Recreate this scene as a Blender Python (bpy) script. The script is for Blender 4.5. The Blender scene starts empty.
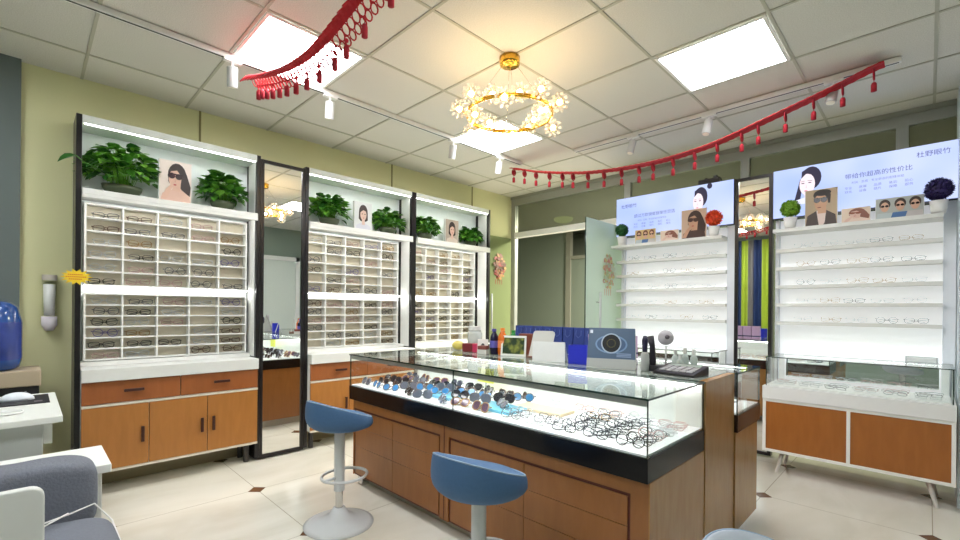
import bpy, math, random
from mathutils import Vector, Matrix
random.seed(7)
PI = math.pi
sc = bpy.context.scene
COL = sc.collection
H = 1.22            # camera height
CZ = 2.738          # ceiling height
XL = -3.99          # left wall
YB = 4.70           # glazed back partition
XR = 1.25           # right wall (beside the camera)
YF = -1.65          # wall behind the camera

# ------------------------------------------------------------------ materials
MATS = {}
def _nt(name):
    m = bpy.data.materials.new(name); m.use_nodes = True
    nt = m.node_tree; nt.nodes.clear()
    out = nt.nodes.new('ShaderNodeOutputMaterial')
    MATS[name] = m
    return m, nt, out
def lin(c):
    return tuple((x/12.92 if x <= .04045 else ((x+.055)/1.055)**2.4) for x in c[:3]) + (1,)
def rgb(r, g, b): return lin((r/255, g/255, b/255))
def mat(name, col, rough=.5, metal=0, var=.04, scale=30, emis=0, ecol=None, spec=.5, coat=0, bump=0, stretch=(1,1,1)):
    m, nt, out = _nt(name)
    b = nt.nodes.new('ShaderNodeBsdfPrincipled')
    nt.links.new(b.outputs[0], out.inputs[0])
    b.inputs['Roughness'].default_value = rough
    b.inputs['Metallic'].default_value = metal
    b.inputs['Specular IOR Level'].default_value = spec
    b.inputs['Coat Weight'].default_value = coat
    if emis:
        b.inputs['Emission Color'].default_value = ecol or col
        b.inputs['Emission Strength'].default_value = emis
    tc = nt.nodes.new('ShaderNodeTexCoord'); mp = nt.nodes.new('ShaderNodeMapping')
    mp.inputs['Scale'].default_value = stretch
    nz = nt.nodes.new('ShaderNodeTexNoise'); nz.inputs['Scale'].default_value = scale; nz.inputs['Detail'].default_value = 4
    nt.links.new(tc.outputs['Object'], mp.inputs[0]); nt.links.new(mp.outputs[0], nz.inputs[0])
    mx = nt.nodes.new('ShaderNodeMix'); mx.data_type = 'RGBA'
    mx.inputs[6].default_value = tuple(min(1, c*(1-var)) for c in col[:3]) + (1,)
    mx.inputs[7].default_value = tuple(min(1, c*(1+var)) for c in col[:3]) + (1,)
    nt.links.new(nz.outputs[0], mx.inputs[0]); nt.links.new(mx.outputs[2], b.inputs['Base Color'])
    if bump:
        bp = nt.nodes.new('ShaderNodeBump'); bp.inputs['Strength'].default_value = bump; bp.inputs['Distance'].default_value = .01
        nt.links.new(nz.outputs[0], bp.inputs['Height']); nt.links.new(bp.outputs[0], b.inputs['Normal'])
    return m
def wood(name, c1, c2, rough=.35, stretch=(3, 3, .6)):
    m, nt, out = _nt(name)
    b = nt.nodes.new('ShaderNodeBsdfPrincipled'); nt.links.new(b.outputs[0], out.inputs[0])
    b.inputs['Roughness'].default_value = rough
    tc = nt.nodes.new('ShaderNodeTexCoord'); mp = nt.nodes.new('ShaderNodeMapping'); mp.inputs['Scale'].default_value = stretch
    nz = nt.nodes.new('ShaderNodeTexNoise'); nz.inputs['Scale'].default_value = 9; nz.inputs['Detail'].default_value = 6
    nz.inputs['Distortion'].default_value = .6
    cr = nt.nodes.new('ShaderNodeValToRGB'); cr.color_ramp.elements[0].color = c1; cr.color_ramp.elements[1].color = c2
    cr.color_ramp.elements[0].position = .3; cr.color_ramp.elements[1].position = .7
    nt.links.new(tc.outputs['Object'], mp.inputs[0]); nt.links.new(mp.outputs[0], nz.inputs[0])
    nt.links.new(nz.outputs[0], cr.inputs[0]); nt.links.new(cr.outputs[0], b.inputs['Base Color'])
    return m
def emit(name, col, s):
    m, nt, out = _nt(name)
    e = nt.nodes.new('ShaderNodeEmission'); e.inputs[0].default_value = col; e.inputs[1].default_value = s
    nt.links.new(e.outputs[0], out.inputs[0]); return m
def glass(name, tint=(1, 1, 1, 1), ior=1.45, haze=0, hcol=(1, 1, 1, 1)):
    m, nt, out = _nt(name)
    tr = nt.nodes.new('ShaderNodeBsdfTransparent'); tr.inputs[0].default_value = tint
    gl = nt.nodes.new('ShaderNodeBsdfGlossy'); gl.inputs['Roughness'].default_value = .0
    ge = nt.nodes.new('ShaderNodeNewGeometry'); dt = nt.nodes.new('ShaderNodeVectorMath'); dt.operation = 'DOT_PRODUCT'
    nt.links.new(ge.outputs['Normal'], dt.inputs[0]); nt.links.new(ge.outputs['Incoming'], dt.inputs[1])
    def mth(op, a, b=None):
        n = nt.nodes.new('ShaderNodeMath'); n.operation = op; n.use_clamp = False
        for i, v in enumerate((a, b)):
            if v is None: continue
            if isinstance(v, (int, float)): n.inputs[i].default_value = v
            else: nt.links.new(v, n.inputs[i])
        return n
    f0 = ((ior-1)/(ior+1))**2
    om = mth('SUBTRACT', 1.0, mth('ABSOLUTE', dt.outputs['Value']).outputs[0])
    fr = mth('ADD', mth('MULTIPLY', mth('POWER', om.outputs[0], 5.0).outputs[0], 1-f0).outputs[0], f0)
    mx = nt.nodes.new('ShaderNodeMixShader')
    nt.links.new(fr.outputs[0], mx.inputs[0]); nt.links.new(gl.outputs[0], mx.inputs[2])
    if haze:
        d = nt.nodes.new('ShaderNodeBsdfDiffuse'); d.inputs[0].default_value = hcol
        t2 = nt.nodes.new('ShaderNodeBsdfTranslucent'); t2.inputs[0].default_value = hcol
        a = nt.nodes.new('ShaderNodeMixShader'); a.inputs[0].default_value = .4
        nt.links.new(d.outputs[0], a.inputs[1]); nt.links.new(t2.outputs[0], a.inputs[2])
        m2 = nt.nodes.new('ShaderNodeMixShader'); m2.inputs[0].default_value = haze
        nt.links.new(tr.outputs[0], m2.inputs[1]); nt.links.new(a.outputs[0], m2.inputs[2])
        nt.links.new(m2.outputs[0], mx.inputs[1])
    else:
        nt.links.new(tr.outputs[0], mx.inputs[1])
    nt.links.new(mx.outputs[0], out.inputs[0]); return m

WHITE = mat('white_laminate', rgb(236, 236, 232), .4, var=.015)
SHELFW = mat('white_shelf_board', rgb(226, 226, 222), .45, var=.015)
WGREY = mat('white_grey_lacquer', rgb(205, 208, 210), .25, var=.02)
RACKB = mat('beige_rack_lining', rgb(214, 205, 184), .7, var=.05)
BLACK = mat('black_lacquer', rgb(24, 20, 22), .3, var=.1)
DBROWN = mat('dark_brown_handle', rgb(58, 24, 18), .35, var=.1)
BANDB = mat('black_band', rgb(12, 12, 16), .22, var=.05, spec=.3)
DOORW = wood('orange_door_laminate', rgb(162, 106, 48), rgb(172, 114, 54))
DRAWW = wood('orange_drawer_laminate', rgb(146, 84, 42), rgb(156, 91, 46))
RDOOR = wood('amber_door_laminate', rgb(154, 92, 38), rgb(164, 100, 44))
ISLW = wood('island_wood', rgb(140, 88, 42), rgb(150, 96, 48), .3)
ISLE = wood('island_end_wood', rgb(164, 118, 68), rgb(176, 130, 80), .25)
GROOVE = mat('red_brown_groove', rgb(84, 28, 16), .5)
KICK = mat('grey_plinth', rgb(176, 172, 160), .4)
WALLY = mat('yellow_wall_paint', rgb(222, 220, 172), .8, var=.02, scale=4)
WALLG = mat('slate_wall_paint', rgb(104, 114, 112), .8, var=.02, scale=4)
WALLS = mat('sage_wall_paint', rgb(138, 152, 140), .8, var=.02, scale=4)
HALLW = mat('corridor_paint', rgb(128, 134, 118), .8, var=.03, scale=3)
HALLC = mat('corridor_ceiling_paint', rgb(120, 122, 108), .8, var=.03, scale=3)
ALU = mat('silver_aluminium', rgb(168, 170, 164), .35, metal=.35, var=.03)
CHROME = mat('chrome', rgb(215, 215, 215), .12, metal=1, var=.01)
GOLD = mat('polished_gold', rgb(230, 180, 70), .15, metal=1, var=.03)
RED = mat('red_felt', rgb(182, 20, 32), .75, var=.12, scale=60)
DRED = mat('dark_red_felt', rgb(160, 16, 36), .75, var=.12, scale=60)
BLUEF = mat('blue_velvet', rgb(66, 102, 142), .7, var=.08, scale=80, bump=.1)
GREYF = mat('grey_fabric', rgb(112, 116, 126), .95, var=.1, scale=120, bump=.3)
PIPING = mat('pale_piping', rgb(140, 162, 184), .6)
LEDW = emit('led_strip_white', (1, 1, 1, 1), 16)
LEDS = emit('led_strip_soft', (1, 1, 1, 1), 7)
PANEL = emit('ceiling_panel_light', (.95, .97, 1, 1), 19)
BULB = emit('warm_bulb', (1, .74, .42, 1), 60)
GLASS = glass('clear_glass', (.985, .995, .99, 1))
GEDGE = mat('green_glass_edge', rgb(38, 56, 50), .1, var=.05)
GTOP = glass('glass_top', (.93, .97, .95, 1), ior=1.85)
FROST = glass('frosted_green_glass', (.75, .85, .8, 1), haze=.9, hcol=rgb(226, 240, 230))
HALLG = glass('grey_transom_glass', (.7, .72, .66, 1), haze=.25, hcol=rgb(120, 122, 110))
CRYST = glass('crystal', (1, .97, .92, 1), ior=1.7, haze=.55, hcol=(1, .93, .84, 1))
PLAST = glass('clear_plastic', (.9, .92, .92, 1), haze=.5, hcol=rgb(220, 225, 225))
BACKLIT = mat('backlit_white_acrylic', rgb(240, 243, 244), .4, emis=.26, ecol=(1, 1, 1, 1), var=.01)
MIRROR = mat('mirror_silver', (.9, .92, .91, 1), .0, metal=1, var=.0)
def ceramic(n, c): return mat(n, c, .35, var=.03)
PALL = {}
def P(r, g, b, rough=.5):
    k = 'paint_%02x%02x%02x' % (r, g, b)
    if k not in PALL: PALL[k] = mat(k, rgb(r, g, b), rough, var=.03)
    return PALL[k]
def PE(r, g, b, s=1.0):
    k = 'backlit_%02x%02x%02x' % (r, g, b)
    if k not in PALL: PALL[k] = emit(k, rgb(r, g, b), s)
    return PALL[k]

def ceiling_mat():
    m, nt, out = _nt('mineral_ceiling_tiles')
    b = nt.nodes.new('ShaderNodeBsdfPrincipled'); nt.links.new(b.outputs[0], out.inputs[0]); b.inputs['Roughness'].default_value = .9
    tc = nt.nodes.new('ShaderNodeTexCoord')
    nz = nt.nodes.new('ShaderNodeTexNoise'); nz.inputs['Scale'].default_value = 180; nz.inputs['Detail'].default_value = 3
    nt.links.new(tc.outputs['Object'], nz.inputs[0])
    cr = nt.nodes.new('ShaderNodeValToRGB')
    cr.color_ramp.elements[0].color = rgb(208, 205, 196); cr.color_ramp.elements[1].color = rgb(220, 217, 209)
    cr.color_ramp.elements[0].position = .42; cr.color_ramp.elements[1].position = .55
    nt.links.new(nz.outputs[0], cr.inputs[0]); nt.links.new(cr.outputs[0], b.inputs['Base Color'])
    return m
CEIL = ceiling_mat()

def floor_mat():
    m, nt, out = _nt('cream_floor_tiles')
    N = nt.nodes; L = nt.links
    b = N.new('ShaderNodeBsdfPrincipled'); L.new(b.outputs[0], out.inputs[0])
    b.inputs['Roughness'].default_value = .16
    tc = N.new('ShaderNodeTexCoord'); sp = N.new('ShaderNodeSeparateXYZ'); L.new(tc.outputs['Object'], sp.inputs[0])
    def M(op, a, bb=None, **k):
        n = N.new('ShaderNodeMath'); n.operation = op
        for i, v in enumerate((a, bb)):
            if v is None: continue
            if isinstance(v, (int, float)): n.inputs[i].default_value = v
            else: L.new(v, n.inputs[i])
        return n.outputs[0]
    def cell(s, off):
        v = M('DIVIDE', M('SUBTRACT', s, off), .795)
        return M('MULTIPLY', M('ABSOLUTE', M('SUBTRACT', v, M('ROUND', v))), .795)
    ax = cell(sp.outputs[0], -.01); ay = cell(sp.outputs[1], 1.06)
    line = M('LESS_THAN', M('MINIMUM', ax, ay), .0022)
    dia = M('LESS_THAN', M('ADD', ax, ay), .058)
    mp = N.new('ShaderNodeMapping'); mp.inputs['Scale'].default_value = (1.1, .35, 1)
    L.new(tc.outputs['Object'], mp.inputs[0])
    nz = N.new('ShaderNodeTexNoise'); nz.inputs['Scale'].default_value = 3; nz.inputs['Detail'].default_value = 7; nz.inputs['Distortion'].default_value = 1.2
    L.new(mp.outputs[0], nz.inputs[0])
    cr = N.new('ShaderNodeValToRGB'); cr.color_ramp.elements[0].color = rgb(214, 209, 194); cr.color_ramp.elements[1].color = rgb(226, 222, 210)
    cr.color_ramp.elements[0].position = .35; cr.color_ramp.elements[1].position = .65
    L.new(nz.outputs[0], cr.inputs[0])
    m1 = N.new('ShaderNodeMix'); m1.data_type = 'RGBA'; L.new(line, m1.inputs[0]); L.new(cr.outputs[0], m1.inputs[6]); m1.inputs[7].default_value = rgb(168, 160, 142)
    m2 = N.new('ShaderNodeMix'); m2.data_type = 'RGBA'; L.new(dia, m2.inputs[0]); L.new(m1.outputs[2], m2.inputs[6]); m2.inputs[7].default_value = rgb(104, 72, 48)
    L.new(m2.outputs[2], b.inputs['Base Color'])
    return m
FLOOR = floor_mat()

# ------------------------------------------------------------------ mesh builder
class B:
    def __init__(s): s.v = []; s.f = []; s.m = []; s.mats = []; s.sm = []
    def mi(s, m):
        if m not in s.mats: s.mats.append(m)
        return s.mats.index(m)
    def add(s, vs, fs, m, smooth=False):
        o = len(s.v); k = s.mi(m)
        s.v += [tuple(v) for v in vs]
        for f in fs: s.f.append(tuple(o+i for i in f)); s.m.append(k); s.sm.append(smooth)
        return s
    def box(s, x0, x1, y0, y1, z0, z1, m, edge=None):
        if x0 > x1: x0, x1 = x1, x0
        if y0 > y1: y0, y1 = y1, y0
        if z0 > z1: z0, z1 = z1, z0
        vs = [(x, y, z) for z in (z0, z1) for y in (y0, y1) for x in (x0, x1)]
        F = {'-z': (0, 2, 3, 1), '+z': (4, 5, 7, 6), '-y': (0, 1, 5, 4), '+y': (2, 6, 7, 3), '-x': (0, 4, 6, 2), '+x': (1, 3, 7, 5)}
        if edge is None: return s.add(vs, list(F.values()), m)
        d = {'x': x1-x0, 'y': y1-y0, 'z': z1-z0}; thin = min(d, key=d.get)
        s.add(vs, [F[k] for k in F if k[1] == thin], m)
        return s.add(vs, [F[k] for k in F if k[1] != thin], edge)
    def tube(s, pts, r, m, n=8, closed=False, rs=None):
        pts = [Vector(p) for p in pts]; N = len(pts); vs = []; up = None
        for i, p in enumerate(pts):
            a = pts[(i-1) % N] if (closed or i > 0) else p
            b = pts[(i+1) % N] if (closed or i < N-1) else p
            t = (b-a).normalized()
            if up is None:
                up = t.orthogonal().normalized()
            up = (up - t*up.dot(t))
            up = up.normalized() if up.length > 1e-6 else t.orthogonal().normalized()
            w = t.cross(up); rr = rs[i] if rs else r
            for k in range(n):
                a_ = 2*PI*k/n
                vs.append(p + (up*math.cos(a_) + w*math.sin(a_))*rr)
        fs = []
        for i in range(N if closed else N-1):
            for k in range(n):
                j = (i+1) % N
                fs.append((i*n+k, i*n+(k+1) % n, j*n+(k+1) % n, j*n+k))
        if not closed:
            fs.append(tuple(range(n))[::-1]); fs.append(tuple((N-1)*n+k for k in range(n)))
        return s.add(vs, fs, m, True)
    def cyl(s, c, r, h, m, n=24, r2=None):
        r2 = r if r2 is None else r2
        return s.lathe([(0, 0), (r, 0), (r2, h), (0, h)], c, m, n, smooth=False)
    def lathe(s, prof, c, m, n=24, smooth=True):
        vs = []; P_ = len(prof)
        for k in range(n):
            a = 2*PI*k/n
            for r, z in prof: vs.append((c[0]+r*math.cos(a), c[1]+r*math.sin(a), c[2]+z))
        fs = []
        for k in range(n):
            j = (k+1) % n
            for i in range(P_-1):
                if prof[i][0] < 1e-7 and prof[i+1][0] < 1e-7: continue
                if prof[i][0] < 1e-7: fs.append((k*P_+i, j*P_+i+1, k*P_+i+1))
                elif prof[i+1][0] < 1e-7: fs.append((k*P_+i, j*P_+i, k*P_+i+1))
                else: fs.append((k*P_+i, j*P_+i, j*P_+i+1, k*P_+i+1))
        return s.add(vs, fs, m, smooth)
    def sph(s, c, r, m, n=12, sc_=(1, 1, 1)):
        prof = [(math.sin(PI*i/(n//2))*r, -math.cos(PI*i/(n//2))*r) for i in range(n//2+1)]
        prof[0] = (0, -r); prof[-1] = (0, r)
        t = B(); t.lathe(prof, (0, 0, 0), m, n)
        return s.add([(c[0]+x*sc_[0], c[1]+y*sc_[1], c[2]+z*sc_[2]) for x, y, z in t.v], t.f, m, True)
    def prism(s, pts2, fn, d0, d1, m, smooth=False):
        """pts2 outline (a,b); fn(a,b,d)->xyz; extrude d0..d1"""
        n = len(pts2)
        vs = [fn(a, b, d0) for a, b in pts2] + [fn(a, b, d1) for a, b in pts2]
        fs = [tuple(range(n)), tuple(range(2*n-1, n-1, -1))] + [(i, i+n, (i+1) % n+n, (i+1) % n) for i in range(n)]
        return s.add(vs, fs, m, smooth)
    def xf(s, M):
        s.v = [tuple(M @ Vector(v)) for v in s.v]; return s
    def data(s, name, off=(0, 0, 0)):
        me = bpy.data.meshes.new(name)
        me.from_pydata([(x-off[0], y-off[1], z-off[2]) for x, y, z in s.v], [], s.f)
        for m in s.mats: me.materials.append(m)
        me.polygons.foreach_set('material_index', s.m)
        me.polygons.foreach_set('use_smooth', s.sm)
        me.update()
        return me
WL = {}
def link(o, parent=None, wl=(0, 0, 0)):
    COL.objects.link(o)
    if parent is not None: o.parent = parent
    WL[o.name] = tuple(wl); return o
def obj(name, b, parent=None, bevel=0, label=None):
    """b in world coordinates when parent is unrotated; origin = parent's, or base of bounds"""
    if parent is not None: off = WL[parent.name]
    else:
        xs = [v[0] for v in b.v]; ys = [v[1] for v in b.v]; zs = [v[2] for v in b.v]
        off = ((min(xs)+max(xs))/2, (min(ys)+max(ys))/2, min(zs))
    o = bpy.data.objects.new(name, b.data(name, off))
    if parent is None: o.location = off
    link(o, parent, off)
    if bevel:
        md = o.modifiers.new('bevel', 'BEVEL'); md.width = bevel; md.segments = 2; md.limit_method = 'ANGLE'
    if label: o['label'] = label
    return o
def tag(o, label, cat, group=None):
    o['label'] = label; o['category'] = cat
    if group: o['group'] = group
    return o
def thing(name, label, cat, loc, group=None):
    o = bpy.data.objects.new(name, None); o.location = loc; o.empty_display_size = .1
    link(o, None, loc); return tag(o, label, cat, group)
def struct(name, b, bevel=0):
    o = obj(name, b, None, bevel); o['kind'] = 'structure'; return o
def dup(root, loc, rot=None, label=None, group=None, scale=None):
    def cp(o, par):
        c = o.copy(); COL.objects.link(c)
        if par is not None: c.parent = par
        for ch in o.children: cp(ch, c)
        return c
    c = cp(root, None); c.location = loc
    if rot is not None: c.rotation_euler = rot
    if scale is not None: c.scale = scale
    if label: c['label'] = label
    if group: c['group'] = group
    return c
ORD = ['first', 'second', 'third', 'fourth', 'fifth', 'sixth', 'seventh', 'eighth', 'ninth', 'tenth', 'eleventh', 'twelfth', 'thirteenth', 'fourteenth', 'fifteenth', 'sixteenth', 'seventeenth', 'eighteenth', 'nineteenth', 'twentieth']

# ------------------------------------------------------------------ room shell
struct('floor', B().box(-6.2, 1.5, YF-.1, 8.2, -.05, 0, FLOOR))
struct('ceiling', B().box(XL-.1, XR+.1, YF-.1, YB+.06, CZ, CZ+.05, CEIL))
struct('wall_left', B().box(XL-.12, XL, 0.0, YB+.06, 0, CZ, WALLY).box(XL-.12, XL+.045, YF, -.03, 0, CZ, WALLG).box(XL-.12, XL, -.03, 0, 0, CZ, WALLY))
struct('wall_right', B().box(XR, XR+.1, YF, YB+.1, 0, CZ, WALLS))
struct('wall_front', B().box(XL, XR, YF-.1, YF, 0, CZ, WALLS))
# ceiling T-bars on the 0.6 m grid
g = B()
for i in range(-9, 9):
    x = -4.178+.6*i
    if XL < x < XR: g.box(x-.008, x+.008, YF, YB, CZ-.004, CZ, P(180, 178, 162))
for j in range(-4, 9):
    y = .254+.6*j
    if YF < y < YB: g.box(XL, XR, y-.008, y+.008, CZ-.005, CZ, P(180, 178, 162))
struct('trim_1', g)
g = B()
for y in (.95, 2.73, 3.92): g.box(XL, XL+.006, y-.007, y+.007, 2.0, CZ, P(140, 134, 86))
struct('trim_2', g)
struct('trim_3', B().box(XL, XL+.02, .17, YB, 0, .09, P(150, 140, 110)))
# yellow wall meets the back glazing: aluminium frame
g = B()
g.box(XL, XR, YB-.03, YB+.03, 2.62, CZ-.001, ALU)
g.box(XL, XR, YB-.045, YB-.03, 2.70, CZ-.001, P(150, 152, 140))
for x in (-3.955, -2.33, -1.19, -.145): g.box(x-.035, x+.035, YB-.03, YB+.03, 0 if x != -1.19 else 0, 2.62, ALU)
struct('trim_4', g)
g = B().box(-3.92, -2.365, YB-.05, YB+.03, 2.18, 2.25, WHITE)
struct('trim_5', g, .004)
k = 1
for x0, x1, z0, z1 in ((-3.92, -2.365, 2.25, 2.62), (-2.295, -1.225, .02, 2.62), (-1.155, -.18, .02, 2.62), (-.11, 1.2, .02, 2.62)):
    struct('window_%d' % k, B().box(x0, x1, YB-.006, YB+.006, z0, z1, HALLG)); k += 1
# corridor behind
struct('wall_back', B().box(-6.2, 1.5, 7.9, 8.0, 0, 2.75, HALLW))
struct('wall_corridor_left', B().box(-6.2, -6.1, YB+.06, 7.9, 0, 2.75, HALLW))
struct('wall_corridor_right', B().box(1.4, 1.5, YB+.06, 7.9, 0, 2.75, HALLW))
struct('wall_corridor_near', B().box(-6.1, XL-.13, YB+.06, YB+.16, 0, 2.75, HALLW))
struct('ceiling_corridor', B().box(-6.2, 1.5, YB+.07, 8.0, 2.76, 2.8, HALLC))
g = B()
for x in (-6.05, -4.62, -3.2): g.box(x-.05, x+.05, 7.0, 7.08, 0, 2.76, P(116, 116, 104))
g.box(-4.57, -3.25, 7.01, 7.07, 2.14, 2.2, P(116, 116, 104))
struct('trim_6', g)
k = 5
for x0, x1 in ((-6.0, -4.67), (-4.57, -3.25), (-3.15, 1.38)):
    struct('window_%d' % k, B().box(x0, x1, 7.035, 7.045, 0, 2.14 if x0 == -4.57 else 2.74, glass('hall_glass_%d' % k, (.6, .62, .58, 1), haze=.85, hcol=rgb(146, 156, 142)))); k += 1
o = tag(obj('corridor_lamp', B().lathe([(0, 0), (.1, .004), (.15, .03), (.16, .07), (0, .07)], (-4.32, 6.4, 2.69), emit('greenish_lamp', rgb(170, 180, 110), .8), 24)),
        'round pale green ceiling lamp in the corridor behind the glass doors', 'ceiling lamp')
# pale pillar at the right edge
struct('wall_pier', B().box(.135, XR, 4.15, YB-.05, 0, CZ-.006, P(206, 216, 224)))
# white door in right wall and baseboard
struct('door_1', B().box(XR-.03, XR, 2.9, 3.75, 0, 2.12, P(214, 222, 214)).box(XR-.05, XR-.0, 2.82, 2.9, 0, 2.2, WHITE).box(XR-.05, XR, 3.75, 3.83, 0, 2.2, WHITE).box(XR-.05, XR, 2.82, 3.83, 2.12, 2.2, WHITE), .004)

# ------------------------------------------------------------------ ceiling lights
def ceil_light(i, j, label):
    x = -4.178+.6*j; y = .254+.6*i
    t = thing('ceiling_light', label, 'ceiling light', (x+.3, y+.3, CZ-.012))
    f = B(); a = .012; e = .03
    f.box(x+a, x+.6-a, y+a, y+e, CZ-.012, CZ-.004, WHITE).box(x+a, x+.6-a, y+.6-e, y+.6-a, CZ-.012, CZ-.004, WHITE)
    f.box(x+a, x+e, y+e, y+.6-e, CZ-.012, CZ-.004, WHITE).box(x+.6-e, x+.6-a, y+e, y+.6-e, CZ-.012, CZ-.004, WHITE)
    obj('frame', f, t)
    obj('diffuser', B().box(x+e, x+.6-e, y+e, y+.6-e, CZ-.009, CZ-.006, PANEL), t)
ceil_light(1, 2, 'square ceiling light panel behind the near red garland')
ceil_light(4, 5, 'large square ceiling light panel right of the gold chandelier')
ceil_light(4, 2, 'square ceiling light panel seen through the chandelier ring')
ceil_light(1, 5, 'square ceiling light panel above the viewer, outside the frame')
ceil_light(-2, 2, 'square ceiling light panel over the grey sofa, outside the frame')
ceil_light(-2, 5, 'square ceiling light panel over the entrance side, outside the frame')

# ------------------------------------------------------------------ track lights
def track(name, p0, p1, label):
    t = thing(name, label, 'light track', ((p0[0]+p1[0])/2, (p0[1]+p1[1])/2, CZ-.04))
    x0, x1 = sorted((p0[0], p1[0])); y0, y1 = sorted((p0[1], p1[1])); w = .017
    if x1-x0 < .01:
        obj('rail', B().box(x0-w, x0+w, y0, y1, CZ-.035, CZ-.006, WHITE), t)
        obj('slot', B().box(x0-.006, x0+.006, y0+.01, y1-.01, CZ-.0365, CZ-.035, BLACK), t)
    else:
        obj('rail', B().box(x0, x1, y0-w, y0+w, CZ-.035, CZ-.006, WHITE), t)
        obj('slot', B().box(x0+.01, x1-.01, y0-.006, y0+.006, CZ-.0365, CZ-.035, BLACK), t)
track('light_track', (-2.95, .1), (-2.95, 3.6), 'long white ceiling light track running parallel to the left cabinets')
track('light_track', (-2.35, 3.66), (-.12, 3.66), 'white ceiling light track running in front of the lit signs')
def spot_proto(loc, label):
    t = thing('track_spotlight', label, 'spotlight', loc, None)
    x, y, z = loc
    obj('adapter', B().box(x-.018, x+.018, y-.05, y+.05, z-.014, z, WHITE), t, .003)
    obj('stem', B().cyl((x, y, z-.04), .007, .028, WHITE, 10), t)
    h = B().cyl((0, 0, -.12), .03, .115, P(196, 196, 194), 20); h.lathe([(0, -.121), (.024, -.121), (.024, -.118), (0, -.118)], (0, 0, 0), P(250, 246, 232), 16)
    M = Matrix.Translation((x, y, z-.035)) @ Matrix.Rotation(.28, 4, 'Y') @ Matrix.Rotation(.1, 4, 'X')
    obj('lamp_head', h.xf(M), t, .002)
    return t
sp = [((-2.95, .87), 'white track spotlight left of the near red garland'),
      ((-2.95, 1.50), 'white track spotlight between the near garland and the chandelier'),
      ((-2.95, 2.66), 'white track spotlight just below the chandelier ring'),
      ((-2.95, 3.27), 'white track spotlight beside the left end of the long garland'),
      ((-1.776, 3.66), 'white track spotlight above the middle of the long garland, left one'),
      ((-1.175, 3.66), 'white track spotlight above the glowing left sign'),
      ((-.434, 3.66), 'white track spotlight partly behind the right end of the long garland')]
s0 = spot_proto((sp[0][0][0], sp[0][0][1], CZ-.036), sp[0][1])
s0['group'] = 'white track spotlights'
for (x, y), lb in sp[1:]:
    dup(s0, (x, y, CZ-.036), (0, 0, PI/2 if y > 3.5 else 0), lb)

# ------------------------------------------------------------------ portraits
def ell(cx, cy, rx, ry, n=18, a0=0): return [(cx+rx*math.cos(a0+2*PI*i/n), cy+ry*math.sin(a0+2*PI*i/n)) for i in range(n)]
def portrait_layers(kind, C):
    skin, hair, top, lens, bg = C
    L = [([(0, 0), (1, 0), (1, 1), (0, 1)], bg)]
    if kind == 'woman':
        L += [(ell(.55, .64, .29, .31), hair), ([(.62, .9), (.84, .72), (.97, .42), (.94, .2), (.7, .26), (.6, .5)], hair), ([(.28, .68), (.36, .6), (.33, .44), (.27, .5)], hair),
              ([(.04, 0), (.97, 0), (.93, .2), (.68, .33), (.62, .4), (.44, .4), (.38, .3), (.1, .2)], top),
              ([(.40, .28), (.64, .28), (.66, .5), (.42, .5)], skin), (ell(.48, .58, .195, .235), skin),
              ([(.27, .64), (.33, .8), (.46, .9), (.62, .88), (.74, .72), (.7, .5), (.66, .66), (.54, .78), (.36, .74)], hair),
              (ell(.38, .64, .105, .07), lens), (ell(.59, .63, .105, .07), lens), ([(.28, .67), (.70, .66), (.70, .69), (.28, .70)], lens),
              ([(.46, .5), (.5, .49), (.485, .56)], P(206, 160, 140)), (ell(.47, .43, .055, .018), P(190, 84, 84)), ([(.06, .06), (.2, .04), (.4, .36), (.44, .44), (.34, .42), (.2, .3)], skin)]
    elif kind == 'model':
        L += [(ell(.5, .64, .25, .27), hair), ([(.25, .62), (.75, .62), (.76, .38), (.64, .32), (.36, .32), (.24, .4)], hair),
              ([(.06, 0), (.94, 0), (.88, .18), (.62, .26), (.38, .26), (.12, .18)], top), ([(.42, .2), (.58, .2), (.58, .42), (.42, .42)], skin),
              (ell(.5, .56, .175, .21), skin), ([(.3, .60), (.34, .82), (.5, .88), (.66, .82), (.70, .58), (.64, .68), (.5, .72), (.38, .66)], hair),
              (ell(.43, .58, .035, .014), lens), (ell(.58, .58, .035, .014), lens), (ell(.5, .44, .04, .014), P(180, 80, 84))]
    elif kind == 'man':
        L += [([(.02, 0), (.98, 0), (.94, .28), (.66, .42), (.36, .42), (.08, .3)], top),
              ([(.36, .42), (.66, .42), (.62, .1), (.56, 0), (.44, 0)], P(236, 214, 206)), ([(.4, .34), (.66, .34), (.66, .56), (.42, .56)], skin),
              (ell(.52, .84, .26, .14), hair), ([(.3, .8), (.8, .84), (.78, .6), (.72, .6), (.7, .72), (.32, .74)], hair),
              (ell(.49, .64, .2, .235), skin), (ell(.55, .89, .26, .085), hair),
              (ell(.38, .7, .1, .07), lens), (ell(.59, .7, .1, .07), lens), ([(.28, .73), (.7, .73), (.7, .76), (.28, .76)], lens),
              (ell(.45, .5, .06, .014), P(150, 84, 74))]
    elif kind == 'group':
        for cx, tp, hr in ((.2, P(196, 206, 206), hair), (.52, P(78, 116, 168), hair), (.82, P(206, 200, 196), hair)):
            L += [([(cx-.2, 0), (cx+.2, 0), (cx+.15, .3), (cx-.15, .3)], tp), (ell(cx, .7, .12, .24), hr), (ell(cx, .58, .09, .23), skin),
                  (ell(cx-.045, .62, .04, .055, 10), lens), (ell(cx+.045, .62, .04, .055, 10), lens)]
    return L
SKIN = P(226, 186, 164); HAIR = P(52, 40, 38); LENS = P(44, 30, 32, .2)
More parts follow.
